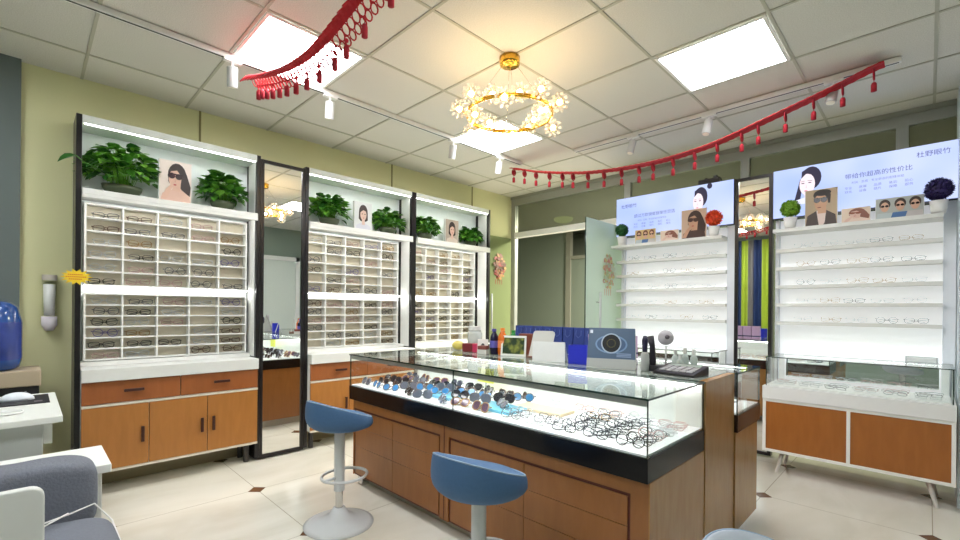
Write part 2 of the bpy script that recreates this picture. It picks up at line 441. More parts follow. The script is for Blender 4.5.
CS = {'woman': (SKIN, HAIR, P(226, 188, 170), LENS, P(236, 222, 212)), 'model': (P(222, 190, 176), P(60, 44, 42), P(214, 214, 224), LENS, P(224, 226, 226)),
      'model2': (P(216, 176, 160), P(46, 28, 30), P(206, 190, 178), LENS, P(176, 160, 148)), 'man': (P(216, 170, 138), P(50, 40, 36), P(76, 62, 58), LENS, P(196, 172, 142)),
      'group': (P(222, 178, 152), P(66, 50, 44), None, LENS, P(186, 190, 186)), 'pale': (P(232, 196, 180), P(146, 92, 76), P(240, 216, 200), P(150, 84, 60), P(238, 216, 196)),
      'brown': (P(206, 160, 132), P(60, 36, 30), P(72, 44, 38), P(70, 38, 26), P(208, 178, 156)), 'warm': (P(226, 180, 150), P(110, 60, 40), None, LENS, P(222, 190, 130))}
def card(name, label, base, axis, w, h, kind, cs, th=.012, facing=1, group=None):
    """upright printed board. axis 'x' (faces -y) or 'y' (faces +x). base = bottom-centre of front face"""
    t = thing(name, label, 'picture card', base, group)
    def fn(a, b, d):
        if axis == 'y': return (base[0]-d, base[1]-w/2+a*w, base[2]+b*h)
        return (base[0]-w/2+a*w, base[1]+d, base[2]+b*h)
    R = B()
    if axis == 'y': R.box(base[0]-th, base[0]-.0006*0-.0001, base[1]-w/2, base[1]+w/2, base[2], base[2]+h, WHITE)
    else: R.box(base[0]-w/2, base[0]+w/2, base[1]+.0001, base[1]+th, base[2], base[2]+h, WHITE)
    obj('board', R, t)
    L = B(); d = 0
    for k, (pl, m) in enumerate(portrait_layers(kind, CS[cs])):
        pl = [(min(.985, max(.015, a)), min(.99, max(.01, b))) for a, b in pl]
        n = len(pl); dd = -.0005-.0005*k
        vs = [fn(a, b, dd) for a, b in pl]
        # fan
        L.add(vs, [tuple(range(n)) if axis == 'x' else tuple(range(n))], m)
    obj('printed_portrait', L, t)
    return t

# ------------------------------------------------------------------ eyewear meshes
def rim(kind, n=18):
    P_ = []
    for i in range(n):
        a = 2*PI*i/n; c, s_ = math.cos(a), math.sin(a)
        if kind == 'round': P_.append((.0235*c, .0225*s_))
        elif kind == 'rect': P_.append((.026*math.copysign(abs(c)**.5, c), .016*math.copysign(abs(s_)**.6, s_)))
        elif kind == 'cat': P_.append((.026*math.copysign(abs(c)**.7, c), .019*math.copysign(abs(s_)**.8, s_)+(.004 if c > .5 and s_ > 0 else 0)))
        else: P_.append((.028*math.copysign(abs(c)**.75, c), .024*math.copysign(abs(s_)**.8, s_)-.002*c))
    return P_
def eyewear(kind, rf, fm, lm, thick=.0022, folded=True, lens=True, lens_only_parts=False):
    """local: x width, z up, faces -y, stands on z=0. returns (frame builder, [lens builders])"""
    f = B(); ls = []
    R = rim(kind); hz = max(b for a, b in R)+.002
    for sx in (-1, 1):
        pts = [(sx*(.034+a), -.004*abs(a)/.026, hz+b) for a, b in R]
        f.tube(pts, thick, fm, 4, closed=True)
        if lens:
            l = B(); vs = [(p[0], p[1]+.0005, p[2]) for p in pts]
            l.add(vs, [tuple(range(len(vs)))], lm); ls.append(l)
        xo = sx*(.034+.027)
        if folded:
            f.tube([(xo, 0, hz+.010), (sx*.066, .006, hz+.010), (sx*.067, .012, hz+.009), (sx*.02, .018+.004*sx, hz+.002), (-sx*.045, .016+.004*sx, hz-.012)], thick*.8, fm, 4)
        else:
            f.tube([(xo, 0, hz+.010), (sx*.067, .008, hz+.010), (sx*.067, .09, hz+.008), (sx*.064, .125, hz-.014)], thick*.9, fm, 4)
    f.tube([(-.010, 0, hz+.004), (0, -.002, hz+.008), (.010, 0, hz+.004)], thick, fm, 4)
    return f, ls
F_BLACK = mat('black_frame', rgb(30, 28, 32), .25); F_BROWN = mat('brown_frame', rgb(96, 66, 48), .3); F_GOLD = mat('gold_frame', rgb(176, 140, 90), .3, metal=.7)
F_SILV = mat('silver_frame', rgb(150, 150, 156), .25, metal=.7); F_PINK = mat('pink_clear_frame', rgb(206, 172, 168), .2); F_CLEAR = mat('pale_clear_frame', rgb(210, 212, 214), .2)
F_GREEN = mat('green_frame', rgb(40, 110, 60), .3); F_VIOL = mat('violet_frame', rgb(110, 100, 160), .3)
L_CLEAR = glass('clear_lens', (.97, .98, .98, 1), ior=1.3); L_DARK = mat('dark_lens', rgb(40, 40, 48), .08); L_BROWN = mat('brown_lens', rgb(88, 60, 52), .08)
L_BLUE = mat('blue_mirror_lens', rgb(60, 130, 190), .08); L_GREY = mat('grey_lens', rgb(92, 96, 110), .08); L_PURP = mat('violet_lens', rgb(96, 70, 92), .08)
PROT = {}
def proto_data(key):
    if key in PROT: return PROT[key]
    kind, fm, lm, folded, thick = key
    f, ls = eyewear(kind, None, MATS[fm], MATS[lm], thick, folded)
    for l in ls: f.add(l.v, l.f, MATS[lm])
    PROT[key] = f.data('eyeglasses'); return PROT[key]
FR = [('black_frame', 'black'), ('brown_frame', 'brown'), ('gold_frame', 'gold'), ('silver_frame', 'silver'), ('pink_clear_frame', 'pale pink'), ('pale_clear_frame', 'clear'), ('violet_frame', 'violet')]
KN = {'round': 'round', 'rect': 'rectangular', 'cat': 'cat-eye', 'avi': 'large'}
def put_glasses(loc, rot, kind, fr, label, group, folded=True, thick=.0022, scale=1):
    me = proto_data((kind, fr, 'clear_lens', folded, thick))
    o = bpy.data.objects.new('eyeglasses', me); COL.objects.link(o)
    o.location = loc; o.rotation_euler = rot; o.scale = (scale,)*3
    tag(o, label, 'eyeglasses', group); return o

# ------------------------------------------------------------------ left display cabinets
XF = -3.75   # front plane of the upper shelving
XC = -3.67   # front of counter slab
XD = -3.69   # front of doors
def rack(t, y0, y1, z0, z1, cols, rows):
    b = B(); w = .0045; x0, x1 = -3.955, -3.885
    for c in range(cols+1):
        y = y0+(y1-y0)*c/cols; e = w*1.3 if c in (0, cols) else w
        b.box(x0, x1, y-e, y+e, z0, z1, WHITE)
    for r in range(rows+1):
        z = z0+(z1-z0)*r/rows
        b.box(x0, x1-.0006, y0, y1, z-w, z+w, WHITE)
    r_ = obj('display_rack', b, t)
    obj('rack_lining', B().box(x0-.006, x0+.001, y0, y1, z0, z1, RACKB), r_)
    return [[((y0+(y1-y0)*(c+.5)/cols), z0+(z1-z0)*(rows-1-r)/rows+w) for c in range(cols)] for r in range(rows)]
def handle(par, p, horiz, ln=.085, label=None):
    b = B(); x, y, z = p
    if horiz:
        b.box(x, x+.022, y-ln/2, y-ln/2+.008, z-.005, z+.005, DBROWN).box(x, x+.022, y+ln/2-.008, y+ln/2, z-.005, z+.005, DBROWN)
        b.box(x+.016, x+.026, y-ln/2-.004, y+ln/2+.004, z-.009, z+.009, DBROWN)
    else:
        b.box(x, x+.022, y-.005, y+.005, z-ln/2, z-ln/2+.008, DBROWN).box(x, x+.022, y-.005, y+.005, z+ln/2-.008, z+ln/2, DBROWN)
        b.box(x+.016, x+.026, y-.009, y+.009, z-ln/2-.004, z+ln/2+.004, DBROWN)
    obj('handle', b, par, .002)
def cabinet(y0, y1, ry0, ry1, label, which, left_white=False):
    t = thing('display_cabinet', label, 'display cabinet', ((XC+XL)/2, (y0+y1)/2, 0), 'wall display cabinets')
    zt = 2.425
    XB = XL+.006
    p = .028
    for s_, (a, b_) in enumerate(((y0, y0+p), (y1-p, y1))):
        b = B().box(XB, XF, a, b_, .02, zt, BLACK)
        o = obj('side_panel', b, t)
        inn = b_ if s_ == 0 else a
        d = .003 if s_ == 0 else -.003
        obj('white_liner', B().box(XB+.055, XF-.035, inn, inn+d, .83, zt-.03, WHITE), o)
    a, b_ = y0+p+.0015, y1-p-.0015
    obj('back_panel', B().box(XB, XB+.012, a, b_, .83, zt-.01, P(232, 240, 236)), t)
    obj('canopy', B().box(XB+.012, XF+.004, a, b_, zt-.05, zt, P(222, 226, 220)), t, .002)
    obj('led_strip', B().box(XF-.016, XF-.008, a+.01, b_-.01, zt-.0545, zt-.0505, LEDW), t)
    obj('upper_shelf', B().box(XB+.012, XF+.03, a, b_+.02 if False else b_, 1.925, 1.96, WHITE), t, .002)
    obj('added_cover_lip', B().box(XF+.012, XF+.03, a, b_, 1.905, 1.9245, WHITE), t)  # lip added under the shelf edge to hide the rack light
    obj('added_rack_light', B().box(XF-.006, XF+.006, a+.02, b_-.02, 1.9175, 1.9245, LEDW), t)  # added unseen light, keeps the top rows of the racks bright
    cu = rack(t, ry0, ry1, 1.36, 1.895, 5, 6)
    cl = rack(t, ry0, ry1, .86, 1.30, 5, 6)
    obj('middle_led', B().box(-3.91, -3.895, a+.02, b_-.02, 1.345, 1.352, LEDW), t)
    obj('slab_riser', B().box(XB+.012, -3.87, a, b_, .822, .85, WHITE), t)
    # base
    obj('counter_slab', B().box(XB+.012, XC, a, b_+.0, .74, .82, P(224, 226, 222)), t, .003)
    obj('base_body', B().box(XB+.002, XD-.018, a, b_, .16, .739, WHITE), t)
    for ly in (a+.05, b_-.05):
        for lx in (XB+.05, XD-.1): obj('leg', B().cyl((lx, ly, 0), .02, .159, P(60, 56, 54), 12), t)
    ym = y0+(y1-y0)*.505
    for (u, v) in ((a+.002, ym-.002), (ym+.002, b_-.002)):
        d = obj('drawer', B().box(XD-.018, XD, u, v, .596, .736, DRAWW), t, .0015)
        handle(d, (XD, (u+v)/2, .672), True, .1)
    obj('rail_strip', B().box(XD-.018, XD+.002, a, b_, .577, .592, P(214, 206, 190)), t)
    obj('bottom_strip', B().box(XD-.02, XD+.001, a, b_, .155, .17, P(214, 206, 190)), t)
    w = (b_-a)/3
    for k in range(3):
        u, v = a+w*k+.002, a+w*(k+1)-.002
        d = obj('door', B().box(XD-.018, XD, u, v, .172, .575, DOORW), t, .0015)
        handle(d, (XD, (v-.035 if k < 2 else u+.035), .372), False, .095)
    # glasses in the cells
    n = 0
    for nm, cells in (('upper', cu), ('lower', cl)):
        for r, row in enumerate(cells):
            for c, (y, z) in enumerate(row):
                q = .16 if which == 'leftmost' else .28
                if random.random() < q: continue
                kd = random.choice(['round', 'rect', 'cat', 'round', 'rect'])
                fr, fn_ = random.choices(FR, weights=(2, 2, 2, 3, 3, 4, 1))[0]
                lb = '%s %s eyeglasses, %s row %s column, %s rack of the %s display cabinet' % (fn_, KN[kd], ORD[r], ORD[c], nm, which)
                put_glasses((-3.925+random.uniform(-.004, .004), y+random.uniform(-.015, .015), z+.001), (0, 0, PI/2+random.uniform(-.12, .12)), kd, fr, lb, 'eyeglasses in the wall racks', scale=1.12)
    return t
cabinet(.215, 1.322, .272, 1.262, 'leftmost white display cabinet, orange drawers, sunglasses portrait on its shelf', 'leftmost')
cabinet(1.692, 2.845, 1.75, 2.74, 'middle white display cabinet just right of the tall left mirror', 'middle')
cabinet(2.846, 4.0, 2.93, 3.86, 'farthest white display cabinet beside the frosted entrance door', 'farthest')

def wall_mirror(x0, x1, y0, y1, z0, z1, axis, label):
    c = ((x0+x1)/2, (y0+y1)/2, z0)
    t = thing('wall_mirror', label, 'mirror', c)
    w = .026; f = B()
    if axis == 'x':
        f.box(x0, x1, y0, y0+w, z0, z1, BLACK).box(x0, x1, y1-w, y1, z0, z1, BLACK).box(x0, x1, y0+w, y1-w, z0, z0+w, BLACK).box(x0, x1, y0+w, y1-w, z1-w, z1, BLACK)
        obj('frame', f, t)
        obj('mirror_backing', B().box(x0, x1-.016, y0+w, y1-w, z0+w, z1-w, BLACK), t)
        obj('mirror_glass', B().box(x1-.016, x1-.010, y0+w, y1-w, z0+w, z1-w, MIRROR), t)
    else:
        f.box(x0, x0+w, y0, y1, z0, z1, BLACK).box(x1-w, x1, y0, y1, z0, z1, BLACK).box(x0+w, x1-w, y0, y1, z0, z0+w, BLACK).box(x0+w, x1-w, y0, y1, z1-w, z1, BLACK)
        obj('frame', f, t)
        obj('mirror_backing', B().box(x0+w, x1-w, y0+.016, y1, z0+w, z1-w, BLACK), t)
        obj('mirror_glass', B().box(x0+w, x1-w, y0+.010, y0+.016, z0+w, z1-w, MIRROR), t)
    return t
wall_mirror(XL+.01, XF, 1.325, 1.688, .012, 2.405, 'x', 'tall black-framed mirror between the left display cabinets')
wall_mirror(-1.195, -.915, 4.40, 4.46, .02, 2.375, 'y', 'tall black-framed mirror between the two lit right shelf units')

# ------------------------------------------------------------------ plants
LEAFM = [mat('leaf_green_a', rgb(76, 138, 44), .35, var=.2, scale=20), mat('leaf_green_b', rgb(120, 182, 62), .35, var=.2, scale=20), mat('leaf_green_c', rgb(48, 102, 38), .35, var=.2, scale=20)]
def leaf(b, p, d, L, m, up):
    d = d.normalized(); s_ = d.cross(up)
    s_ = s_.normalized() if s_.length > 1e-4 else Vector((1, 0, 0)); n = s_.cross(d)
    P_ = [(0, 0, 0), (.12, .30, .06), (.38, .42, .10), (.7, .27, .04), (1.02, 0, -.12), (.7, -.27, .04), (.38, -.42, .10), (.12, -.30, .06), (.4, 0, 0)]
    vs = [p + d*(a*L) + s_*(c*L) + n*(e*L) for a, c, e in P_]
    b.add(vs, [(0, 1, 8), (1, 2, 8), (2, 3, 8), (3, 4, 8), (4, 5, 8), (5, 6, 8), (6, 7, 8), (7, 0, 8)], m)
def plant(y, hw, top, label, seed, trail=None, n=130):
    rnd = random.Random(seed); x = -3.865; z = 1.96
    t = thing('potted_pothos', label, 'potted plant', (x, y, z), 'pothos plants on the cabinet shelves')
    pw = hw*.52
    pot = B(); prof = [(0, 0), (.05, 0), (.068, .05), (.072, .075), (.066, .075), (.06, .05), (0, .05)]
    pot.lathe(prof, (0, 0, 0), P(74, 84, 60, .3), 20)
    pot.xf(Matrix.Translation((x, y, z)) @ Matrix.Diagonal((1, max(1, pw/.072), 1, 1)))
    obj('pot', pot, t)
    fo = B(); h = top-z-.02; n = int(n*1.5)
    for i in range(n):
        a = rnd.uniform(0, 2*PI); r = math.sqrt(rnd.random()); el = rnd.random()
        px = x + math.cos(a)*r*.085; py = y + math.sin(a)*r*hw*.86
        pz = z + .045 + h*math.sqrt(max(0, 1-.72*r*r))*(.35+.65*el**.6) - .03*r*r*rnd.random()
        px = max(XL+.035, px)
        d = Vector((math.cos(a)*.8+.25, math.sin(a), rnd.uniform(-.75, .55)*(.5+r)))
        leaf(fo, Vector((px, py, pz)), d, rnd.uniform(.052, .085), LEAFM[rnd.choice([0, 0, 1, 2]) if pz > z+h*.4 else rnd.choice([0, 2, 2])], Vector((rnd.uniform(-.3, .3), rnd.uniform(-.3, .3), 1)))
        if i % 4 == 0:
            fo.tube([(x+(px-x)*.3, y+(py-y)*.3, z+.05), ((x+px)/2, (y+py)/2, pz*.6+.4*z+.05), (px, py, pz)], .0018, LEAFM[1], 4)
    for (dy, dz, ln) in (trail or []):
        pts = [(x+.1, y+dy*.5, z+.14), (x+.15, y+dy*.85, z+.16), (x+.16, y+dy, z+dz)]
        fo.tube(pts, .003, LEAFM[0], 5)
        leaf(fo, Vector(pts[-1]), Vector((0, dy, -.15)), ln, LEAFM[2], Vector((.5, 0, 1)))
    # keep leaves out of shelf, wall and canopy
    fo.v = [(max(XL+.022, vx), min(max(vy, lo), hi), max(z+.004 if vx < XF+.03 else vz, vz)) for vx, vy, vz in fo.v for lo, hi in [LIM]]
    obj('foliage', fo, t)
LIM = (.12, 1.252)
plant(.46, .22, 2.30, 'largest pothos plant, far left of the shelf beside sunglasses portrait', 1, [(-.25, .19, .1)], 170)
plant(1.08, .17, 2.23, 'bushy pothos plant between the sunglasses portrait and the left mirror', 2, None, 140)
LIM = (1.724, 2.815)
plant(1.965, .185, 2.235, 'pothos plant on the middle cabinet shelf, next to the mirror', 3, None, 140)
plant(2.60, .18, 2.20, 'pothos plant on the middle cabinet shelf, right of the short-haired portrait', 4, None, 130)
LIM = (2.876, 3.97)
plant(3.08, .18, 2.21, 'pothos plant on the farthest cabinet shelf, left of the portrait', 5, None, 120)
plant(3.78, .15, 2.17, 'rightmost pothos plant at the end of the farthest cabinet shelf', 6, None, 110)
card('portrait_card', 'white card with woman in dark sunglasses, on the leftmost cabinet shelf', (-3.80, .755, 1.961), 'y', .2, .30, 'woman', 'woman', .03)
card('portrait_card', 'pale card with short-haired woman on the middle cabinet shelf', (-3.80, 2.28, 1.961), 'y', .19, .27, 'model', 'model', .03)
card('portrait_card', 'brownish card with long-haired woman on the farthest cabinet shelf', (-3.80, 3.42, 1.961), 'y', .2, .27, 'model', 'model2', .03)

# star tag and cup dispenser
st = []
for i in range(28):
    a = 2*PI*i/28; r = 1.08 if i % 2 == 0 else .70
    st.append((r*.074*math.cos(a), r*.048*math.sin(a)))
t = thing('starburst_tag', 'yellow starburst tag with red lettering on the black cabinet edge', 'price tag', (XF+.004, .222, 1.40))
obj('tag_card', B().prism(st, lambda a, b, d: (XF+.004+d, .222+a, 1.40+b), 0, .003, P(240, 206, 40)), t)
g = B()
for k, (w, zz) in enumerate(((.08, .014), (.10, 0), (.07, -.014))):
    for q in range(int(w/.009)):
        g.box(XF+.007, XF+.008, .222-w/2+q*.009, .222-w/2+q*.009+.006, 1.40+zz-.003, 1.40+zz+.003, P(200, 60, 30))
obj('red_lettering', g, t)
t = thing('cup_dispenser', 'white cylindrical paper cup dispenser hanging on the yellow wall', 'cup dispenser', (-3.945, .105, 1.09))
obj('tube', B().lathe([(.034, 0), (.034, .24)], (-3.945, .105, 1.14), GLASS, 24), t)
obj('cups', B().lathe([(0, 0), (.026, 0), (.030, .2), (0, .2)], (-3.945, .105, 1.155), P(250, 248, 246), 20), t)
obj('lid', B().cyl((-3.945, .105, 1.38), .036, .035, P(206, 198, 186), 24), t)
obj('base', B().lathe([(0, 0), (.02, 0), (.03, .02), (.038, .035), (.038, .09), (0, .09)], (-3.945, .105, 1.06), P(236, 228, 236), 24), t)

# ------------------------------------------------------------------ frosted doors
def sticker(b, fn, s, pal):
    rnd = random.Random(5)
    for i in range(110):
        a = rnd.uniform(0, 2*PI); r = rnd.uniform(.02, 1)**.6*s
        cx, cy = r*math.cos(a)*.62, r*math.sin(a)*.9
        q = rnd.uniform(.014, .03); pl = ell(cx, cy, q*rnd.uniform(.6, 1.2), q*rnd.uniform(.5, 1), 9, rnd.uniform(0, 3))
        vs = [fn(x, y, .0002*i) for x, y in pl]
        b.add(vs, [tuple(range(9))], pal[(i*7) % len(pal)])
    for k in (-.06, -.02, .02, .06):
        pl = [(k-.006, -s*.95), (k+.006, -s*.95), (k+.004, -s*1.3), (k-.004, -s*1.3)]
        b.add([fn(x, y, .001) for x, y in pl], [(0, 1, 2, 3)], pal[0])
def pull(t, xa, y, z0, z1, side):
    b = B()
    for s_ in ((1,) if side == 1 else (-1, 1)):
        x = xa+s_*.05
        b.tube([(x, y, z0), (x, y, z1)], .012, P(196, 200, 200, .35), 12)
        for z in (z0+.1, z1-.1): b.tube([(xa, y, z), (x, y, z)], .008, CHROME, 8)
    obj('pull_handle', b, t)
t = thing('glass_door', 'frosted green glass door opened flat against the left wall', 'glass door', (-3.955, 4.42, .01))
obj('door_panel', B().box(-3.962, -3.95, 4.03, 4.62, .01, 2.17, glass('olive_frosted_glass', (.6, .68, .5, 1), haze=.6, hcol=rgb(176, 186, 140))), t)
g = B(); sticker(g, lambda a, b, d: (-3.949+d, 4.38+a, 1.78+b), .18, [P(140, 52, 36), P(170, 128, 70), P(120, 76, 46), P(92, 54, 34)]); obj('flower_sticker', g, t)
pull(t, -3.95, 4.2, .95, 1.42, 1)
t = thing('glass_door', 'pale frosted glass door leaf standing open into the shop', 'glass door', (-2.33, 4.25, .01))
obj('door_panel', B().box(-2.336, -2.324, 3.83, 4.66, .01, 2.12, FROST, GEDGE), t)
g = B(); sticker(g, lambda a, b, d: (-2.323+d, 4.25+a, 1.62+b), .19, [P(206, 142, 132), P(212, 200, 140), P(180, 196, 150), P(206, 166, 144), P(196, 206, 190)]); obj('flower_sticker', g, t)
pull(t, -2.33, 4.03, .75, 1.40, 2)

# ------------------------------------------------------------------ text helper
def text_mesh(body, size, m, fn, align='LEFT'):
    cu = bpy.data.curves.new('t', 'FONT'); cu.body = body; cu.size = size; cu.align_x = align; cu.resolution_u = 3
    o = bpy.data.objects.new('t', cu); COL.objects.link(o)
    dg = bpy.context.evaluated_depsgraph_get(); me = o.evaluated_get(dg).to_mesh()
    vs = [fn(v.co.x, v.co.y, 0) for v in me.vertices]; fs = [tuple(p.vertices) for p in me.polygons]
    o.evaluated_get(dg).to_mesh_clear(); bpy.data.objects.remove(o); bpy.data.curves.remove(cu)
    b = B(); b.add(vs, fs, m); return b

# ------------------------------------------------------------------ right lit signs and shelf units
def sign_mat():
    m, nt, out = _nt('backlit_sign_film')
    e = nt.nodes.new('ShaderNodeEmission'); e.inputs[1].default_value = 1.0
    tc = nt.nodes.new('ShaderNodeTexCoord'); nz = nt.nodes.new('ShaderNodeTexNoise'); nz.inputs['Scale'].default_value = 2.2; nz.inputs['Detail'].default_value = 1
    cr = nt.nodes.new('ShaderNodeValToRGB'); cr.color_ramp.elements[0].color = rgb(172, 192, 250); cr.color_ramp.elements[1].color = rgb(208, 218, 254)
    cr.color_ramp.elements[0].position = .35; cr.color_ramp.elements[1].position = .65
    nt.links.new(tc.outputs['Object'], nz.inputs[0]); nt.links.new(nz.outputs[0], cr.inputs[0]); nt.links.new(cr.outputs[0], e.inputs[0]); nt.links.new(e.outputs[0], out.inputs[0])
    return m
SIGN = sign_mat()
TXT = PE(92, 92, 150, .9); TXT2 = PE(128, 130, 186, .95)
def light_box(x0, x1, label, logo, logo_x, main, main_x, sub, icons, ic, face_at, fr, ms=.041):
    z0, z1, y0, y1 = 1.985, 2.38, 4.385, 4.47
    t = thing('light_box_sign', label, 'illuminated sign', ((x0+x1)/2, (y0+y1)/2, z0))
    obj('housing', B().box(x0, x1, y0+.004, y1, z0, z1, P(36, 36, 60)), t)
    obj('lit_face', B().box(x0+.003, x1-.003, y0, y0+.004, z0+.003, z1-.003, SIGN), t)
    yy = y0-.0012
    def F(ox, oz): return lambda a, b, d: (ox+a, yy, oz+b)
    for body, s_, m, ox, oz, nm in ((logo, .042, TXT, logo_x[0], logo_x[1], 'logo_lettering'), (main, ms, TXT, main_x[0], main_x[1], 'slogan_lettering'), (sub, .0195, TXT2, main_x[0]+.04, main_x[1]-.042, 'small_lettering')):
        obj(nm, text_mesh(body, s_, m, F(ox, oz)), t)
    for k, s_ in enumerate(icons):
        lt = B()
        for r, w_ in enumerate((s_[:2], s_[2:])):
            q = text_mesh(w_, .022, TXT2, F(ic[0]+ic[2]*k, ic[1]-.028*r)); lt.add(q.v, q.f, TXT2)
        obj('service_lettering', lt, t)
    fx, fz, fw, fh = face_at
    ph = B(); S = PE(250, 228, 236, 1); Hh = PE(70, 66, 84, .8)
    lay = [(ell(.58, .68, .26, .31), Hh), ([(.12, .0), (.30, .1), (.36, .5), (.30, .7)], Hh) if fr == 0 else (ell(.92, .98, .10, .09), Hh),
           ([(.0, .0), (1.0, .0), (.8, .12), (.62, .17), (.40, .17), (.2, .12)], PE(228, 228, 250, 1)), ([(.42, .14), (.60, .14), (.64, .4), (.40, .4)], S),
           (ell(.48, .52, .20, .29), S), ([(.33, .70), (.46, .82), (.66, .74), (.72, .5), (.80, .62), (.76, .86), (.5, .97), (.34, .88)], Hh),
           (ell(.37, .56, .045, .014), PE(96, 84, 104, .9)), (ell(.55, .56, .045, .014), PE(96, 84, 104, .9)), ([(.31, .60), (.42, .615), (.42, .625), (.31, .61)], Hh), ([(.49, .615), (.61, .60), (.61, .61), (.49, .625)], Hh),
           ([(.44, .42), (.48, .42), (.46, .52)], PE(240, 206, 214, 1)), (ell(.45, .345, .045, .016), PE(220, 130, 150, 1))]
    for k, (pl, m) in enumerate(lay):
        ph.add([(fx+a*fw, yy-.0004*k, fz+b*fh) for a, b in pl], [tuple(range(len(pl)))], m)
    obj('printed_face', ph, t)
light_box(-2.305, -1.2, 'left lit lavender sign box with a face and writing', '杜野眼竹', (-2.25, 2.275), '超过万款镜框镜架任您选', (-2.11, 2.165), '时尚 · 百搭 · 专业舒适的配镜体验', ['专业验光', '高端设备', '品质镜片', '售后保障', '贴心服务'], (-2.115, 2.088, .082), (-1.60, 2.07, .22, .29), 1, .037)
light_box(-.91, .30, 'right lit lavender sign box with a face and writing', '杜野眼竹', (-.065, 2.30), '带给你超高的性价比', (-.45, 2.225), '时尚 · 百搭 · 专业舒适的配镜体验', ['专业验光', '高端设备', '品质镜片', '售后保障', '贴心服务'], (-.45, 2.145, .082), (-.80, 2.08, .25, .29), 0)
tag(obj('black_camera', B().box(-1.5, -1.32, 4.40, 4.46, 2.381, 2.425, BLACK).cyl((-1.44, 4.42, 2.425), .015, .012, BLACK, 12).cyl((-1.36, 4.42, 2.425), .02, .02, BLACK, 12)),
    'small black device lying on top of the left lit sign', 'device')

def shelf_unit(x0, x1, lx0, label, which, per):
    t = thing('shelf_unit', label, 'display shelf', ((x0+x1)/2, 4.5, 0), 'wall shelf units')
    obj('back_board', B().box(x0, x1, 4.50, 4.53, .1, 1.98, BACKLIT), t)
    obj('side_post', B().box(x1-.06, x1, 4.42, 4.50, .62, 1.98, P(228, 232, 238)), t)
    obj('side_post', B().box(x0, x0+.025, 4.44, 4.50, .62, 1.98, P(228, 232, 238)), t)
    n = 0
    for k in range(6):
        z = 1.87-.148*k
        dep = 4.265 if k == 0 else 4.385
        obj('shelf_board', B().box(lx0, x1-.062, dep, 4.4995, z-.016, z+.012, SHELFW), t, .0015)
        if k == 0: continue
        for c in range(per):
            x = lx0+.1+(x1-.12-lx0-.1)*(c+.5)/per
            fr, fn_ = random.choice([('pale_clear_frame', 'clear'), ('silver_frame', 'silver'), ('pale_clear_frame', 'clear'), ('gold_frame', 'gold')])
            kd = random.choice(['round', 'rect', 'cat'])
            put_glasses((x+random.uniform(-.02, .02), 4.415, z+.013), (0, 0, random.uniform(-.1, .1)), kd, fr,
                        'thin %s %s eyeglasses, %s ledge down, %s from left, %s wall shelf unit' % (fn_, KN[kd], ORD[k-1], ORD[c], which), 'eyeglasses on the wall ledges', thick=.0012)
    return t
shelf_unit(-2.27, -1.2, -2.30, 'left glowing white shelf unit with five ledges beside the frosted door', 'left', 5)
shelf_unit(-.90, .13, -.885, 'right glowing white shelf unit with five ledges of clear frames', 'right', 5)

# topiary balls and cards on top
def topiary(x, r, c1, c2, label, seed):
    rnd = random.Random(seed); y = 4.305; zb = 1.883
    t = thing('topiary_ball', label, 'artificial plant', (x, y, zb), 'topiary balls on the shelf tops')
    obj('pot', B().lathe([(0, 0), (.034, 0), (.040, .03), (.046, .085), (.041, .085), (.036, .05), (0, .05)], (x, y, zb), ceramic('white_pot_%d' % seed, rgb(232, 230, 228)), 20).xf(Matrix.Identity(4)), t)
    zc = zb+.09+r*.95
    obj('stem', B().tube([(x, y, zb+.04), (x, y, zc-r*.6)], .004, P(70, 50, 30), 6), t)
    b = B(); b.sph((x, y, zc), r*.86, c1, 16)
    for i in range(420):
        u = rnd.uniform(-1, 1); a = rnd.uniform(0, 2*PI); q = math.sqrt(1-u*u); d = Vector((q*math.cos(a), q*math.sin(a), u))
        s_ = d.orthogonal().normalized()*r*.08; w = d.cross(s_)
        c = Vector((x, y, zc)); j = Vector([rnd.uniform(-.3, .3) for _ in range(3)])*r*.3
        b.add([c+d*r*.84+s_, c+d*r*.84-s_, c+d*r*1.02+j], [(0, 1, 2)], c2 if i % 2 else c1)
        b.add([c+d*r*.84+w, c+d*r*.84-w, c+d*r*1.0-j], [(0, 1, 2)], c1 if i % 2 else c2)
    obj('ball', b, t)
topiary(-2.2, .066, P(38, 104, 46), P(26, 76, 34), 'small dark green topiary ball in white pot', 11)
topiary(-1.335, .072, P(224, 70, 30), P(244, 110, 60), 'orange-red topiary ball in white pot', 12)
topiary(-.775, .07, P(130, 176, 44), P(96, 146, 34), 'lime green topiary ball in white pot', 13)
topiary(.045, .075, P(48, 34, 92), P(34, 24, 70), 'dark purple topiary ball in white pot', 14)
zb = 1.883
card('picture_card', 'small colourful group picture card below the left sign', (-1.97, 4.335, zb), 'x', .21, .14, 'group', 'warm', .01)
card('picture_card', 'low pale pink picture card beside the brown sunglasses poster', (-1.735, 4.335, zb), 'x', .17, .105, 'woman', 'pale', .01)
card('picture_card', 'tall picture card of woman in round brown sunglasses below the left sign', (-1.515, 4.335, zb), 'x', .22, .27, 'woman', 'brown', .01)
card('picture_card', 'picture card of man in dark sunglasses and jacket below the right sign', (-.585, 4.335, zb), 'x', .2, .285, 'man', 'man', .01)
card('picture_card', 'small pink picture card of a woman below the right sign', (-.38, 4.335, zb), 'x', .165, .11, 'woman', 'pale', .01)
card('picture_card', 'wide picture card of three people in sunglasses below the right sign', (-.147, 4.335, zb), 'x', .25, .15, 'group', 'group', .01)

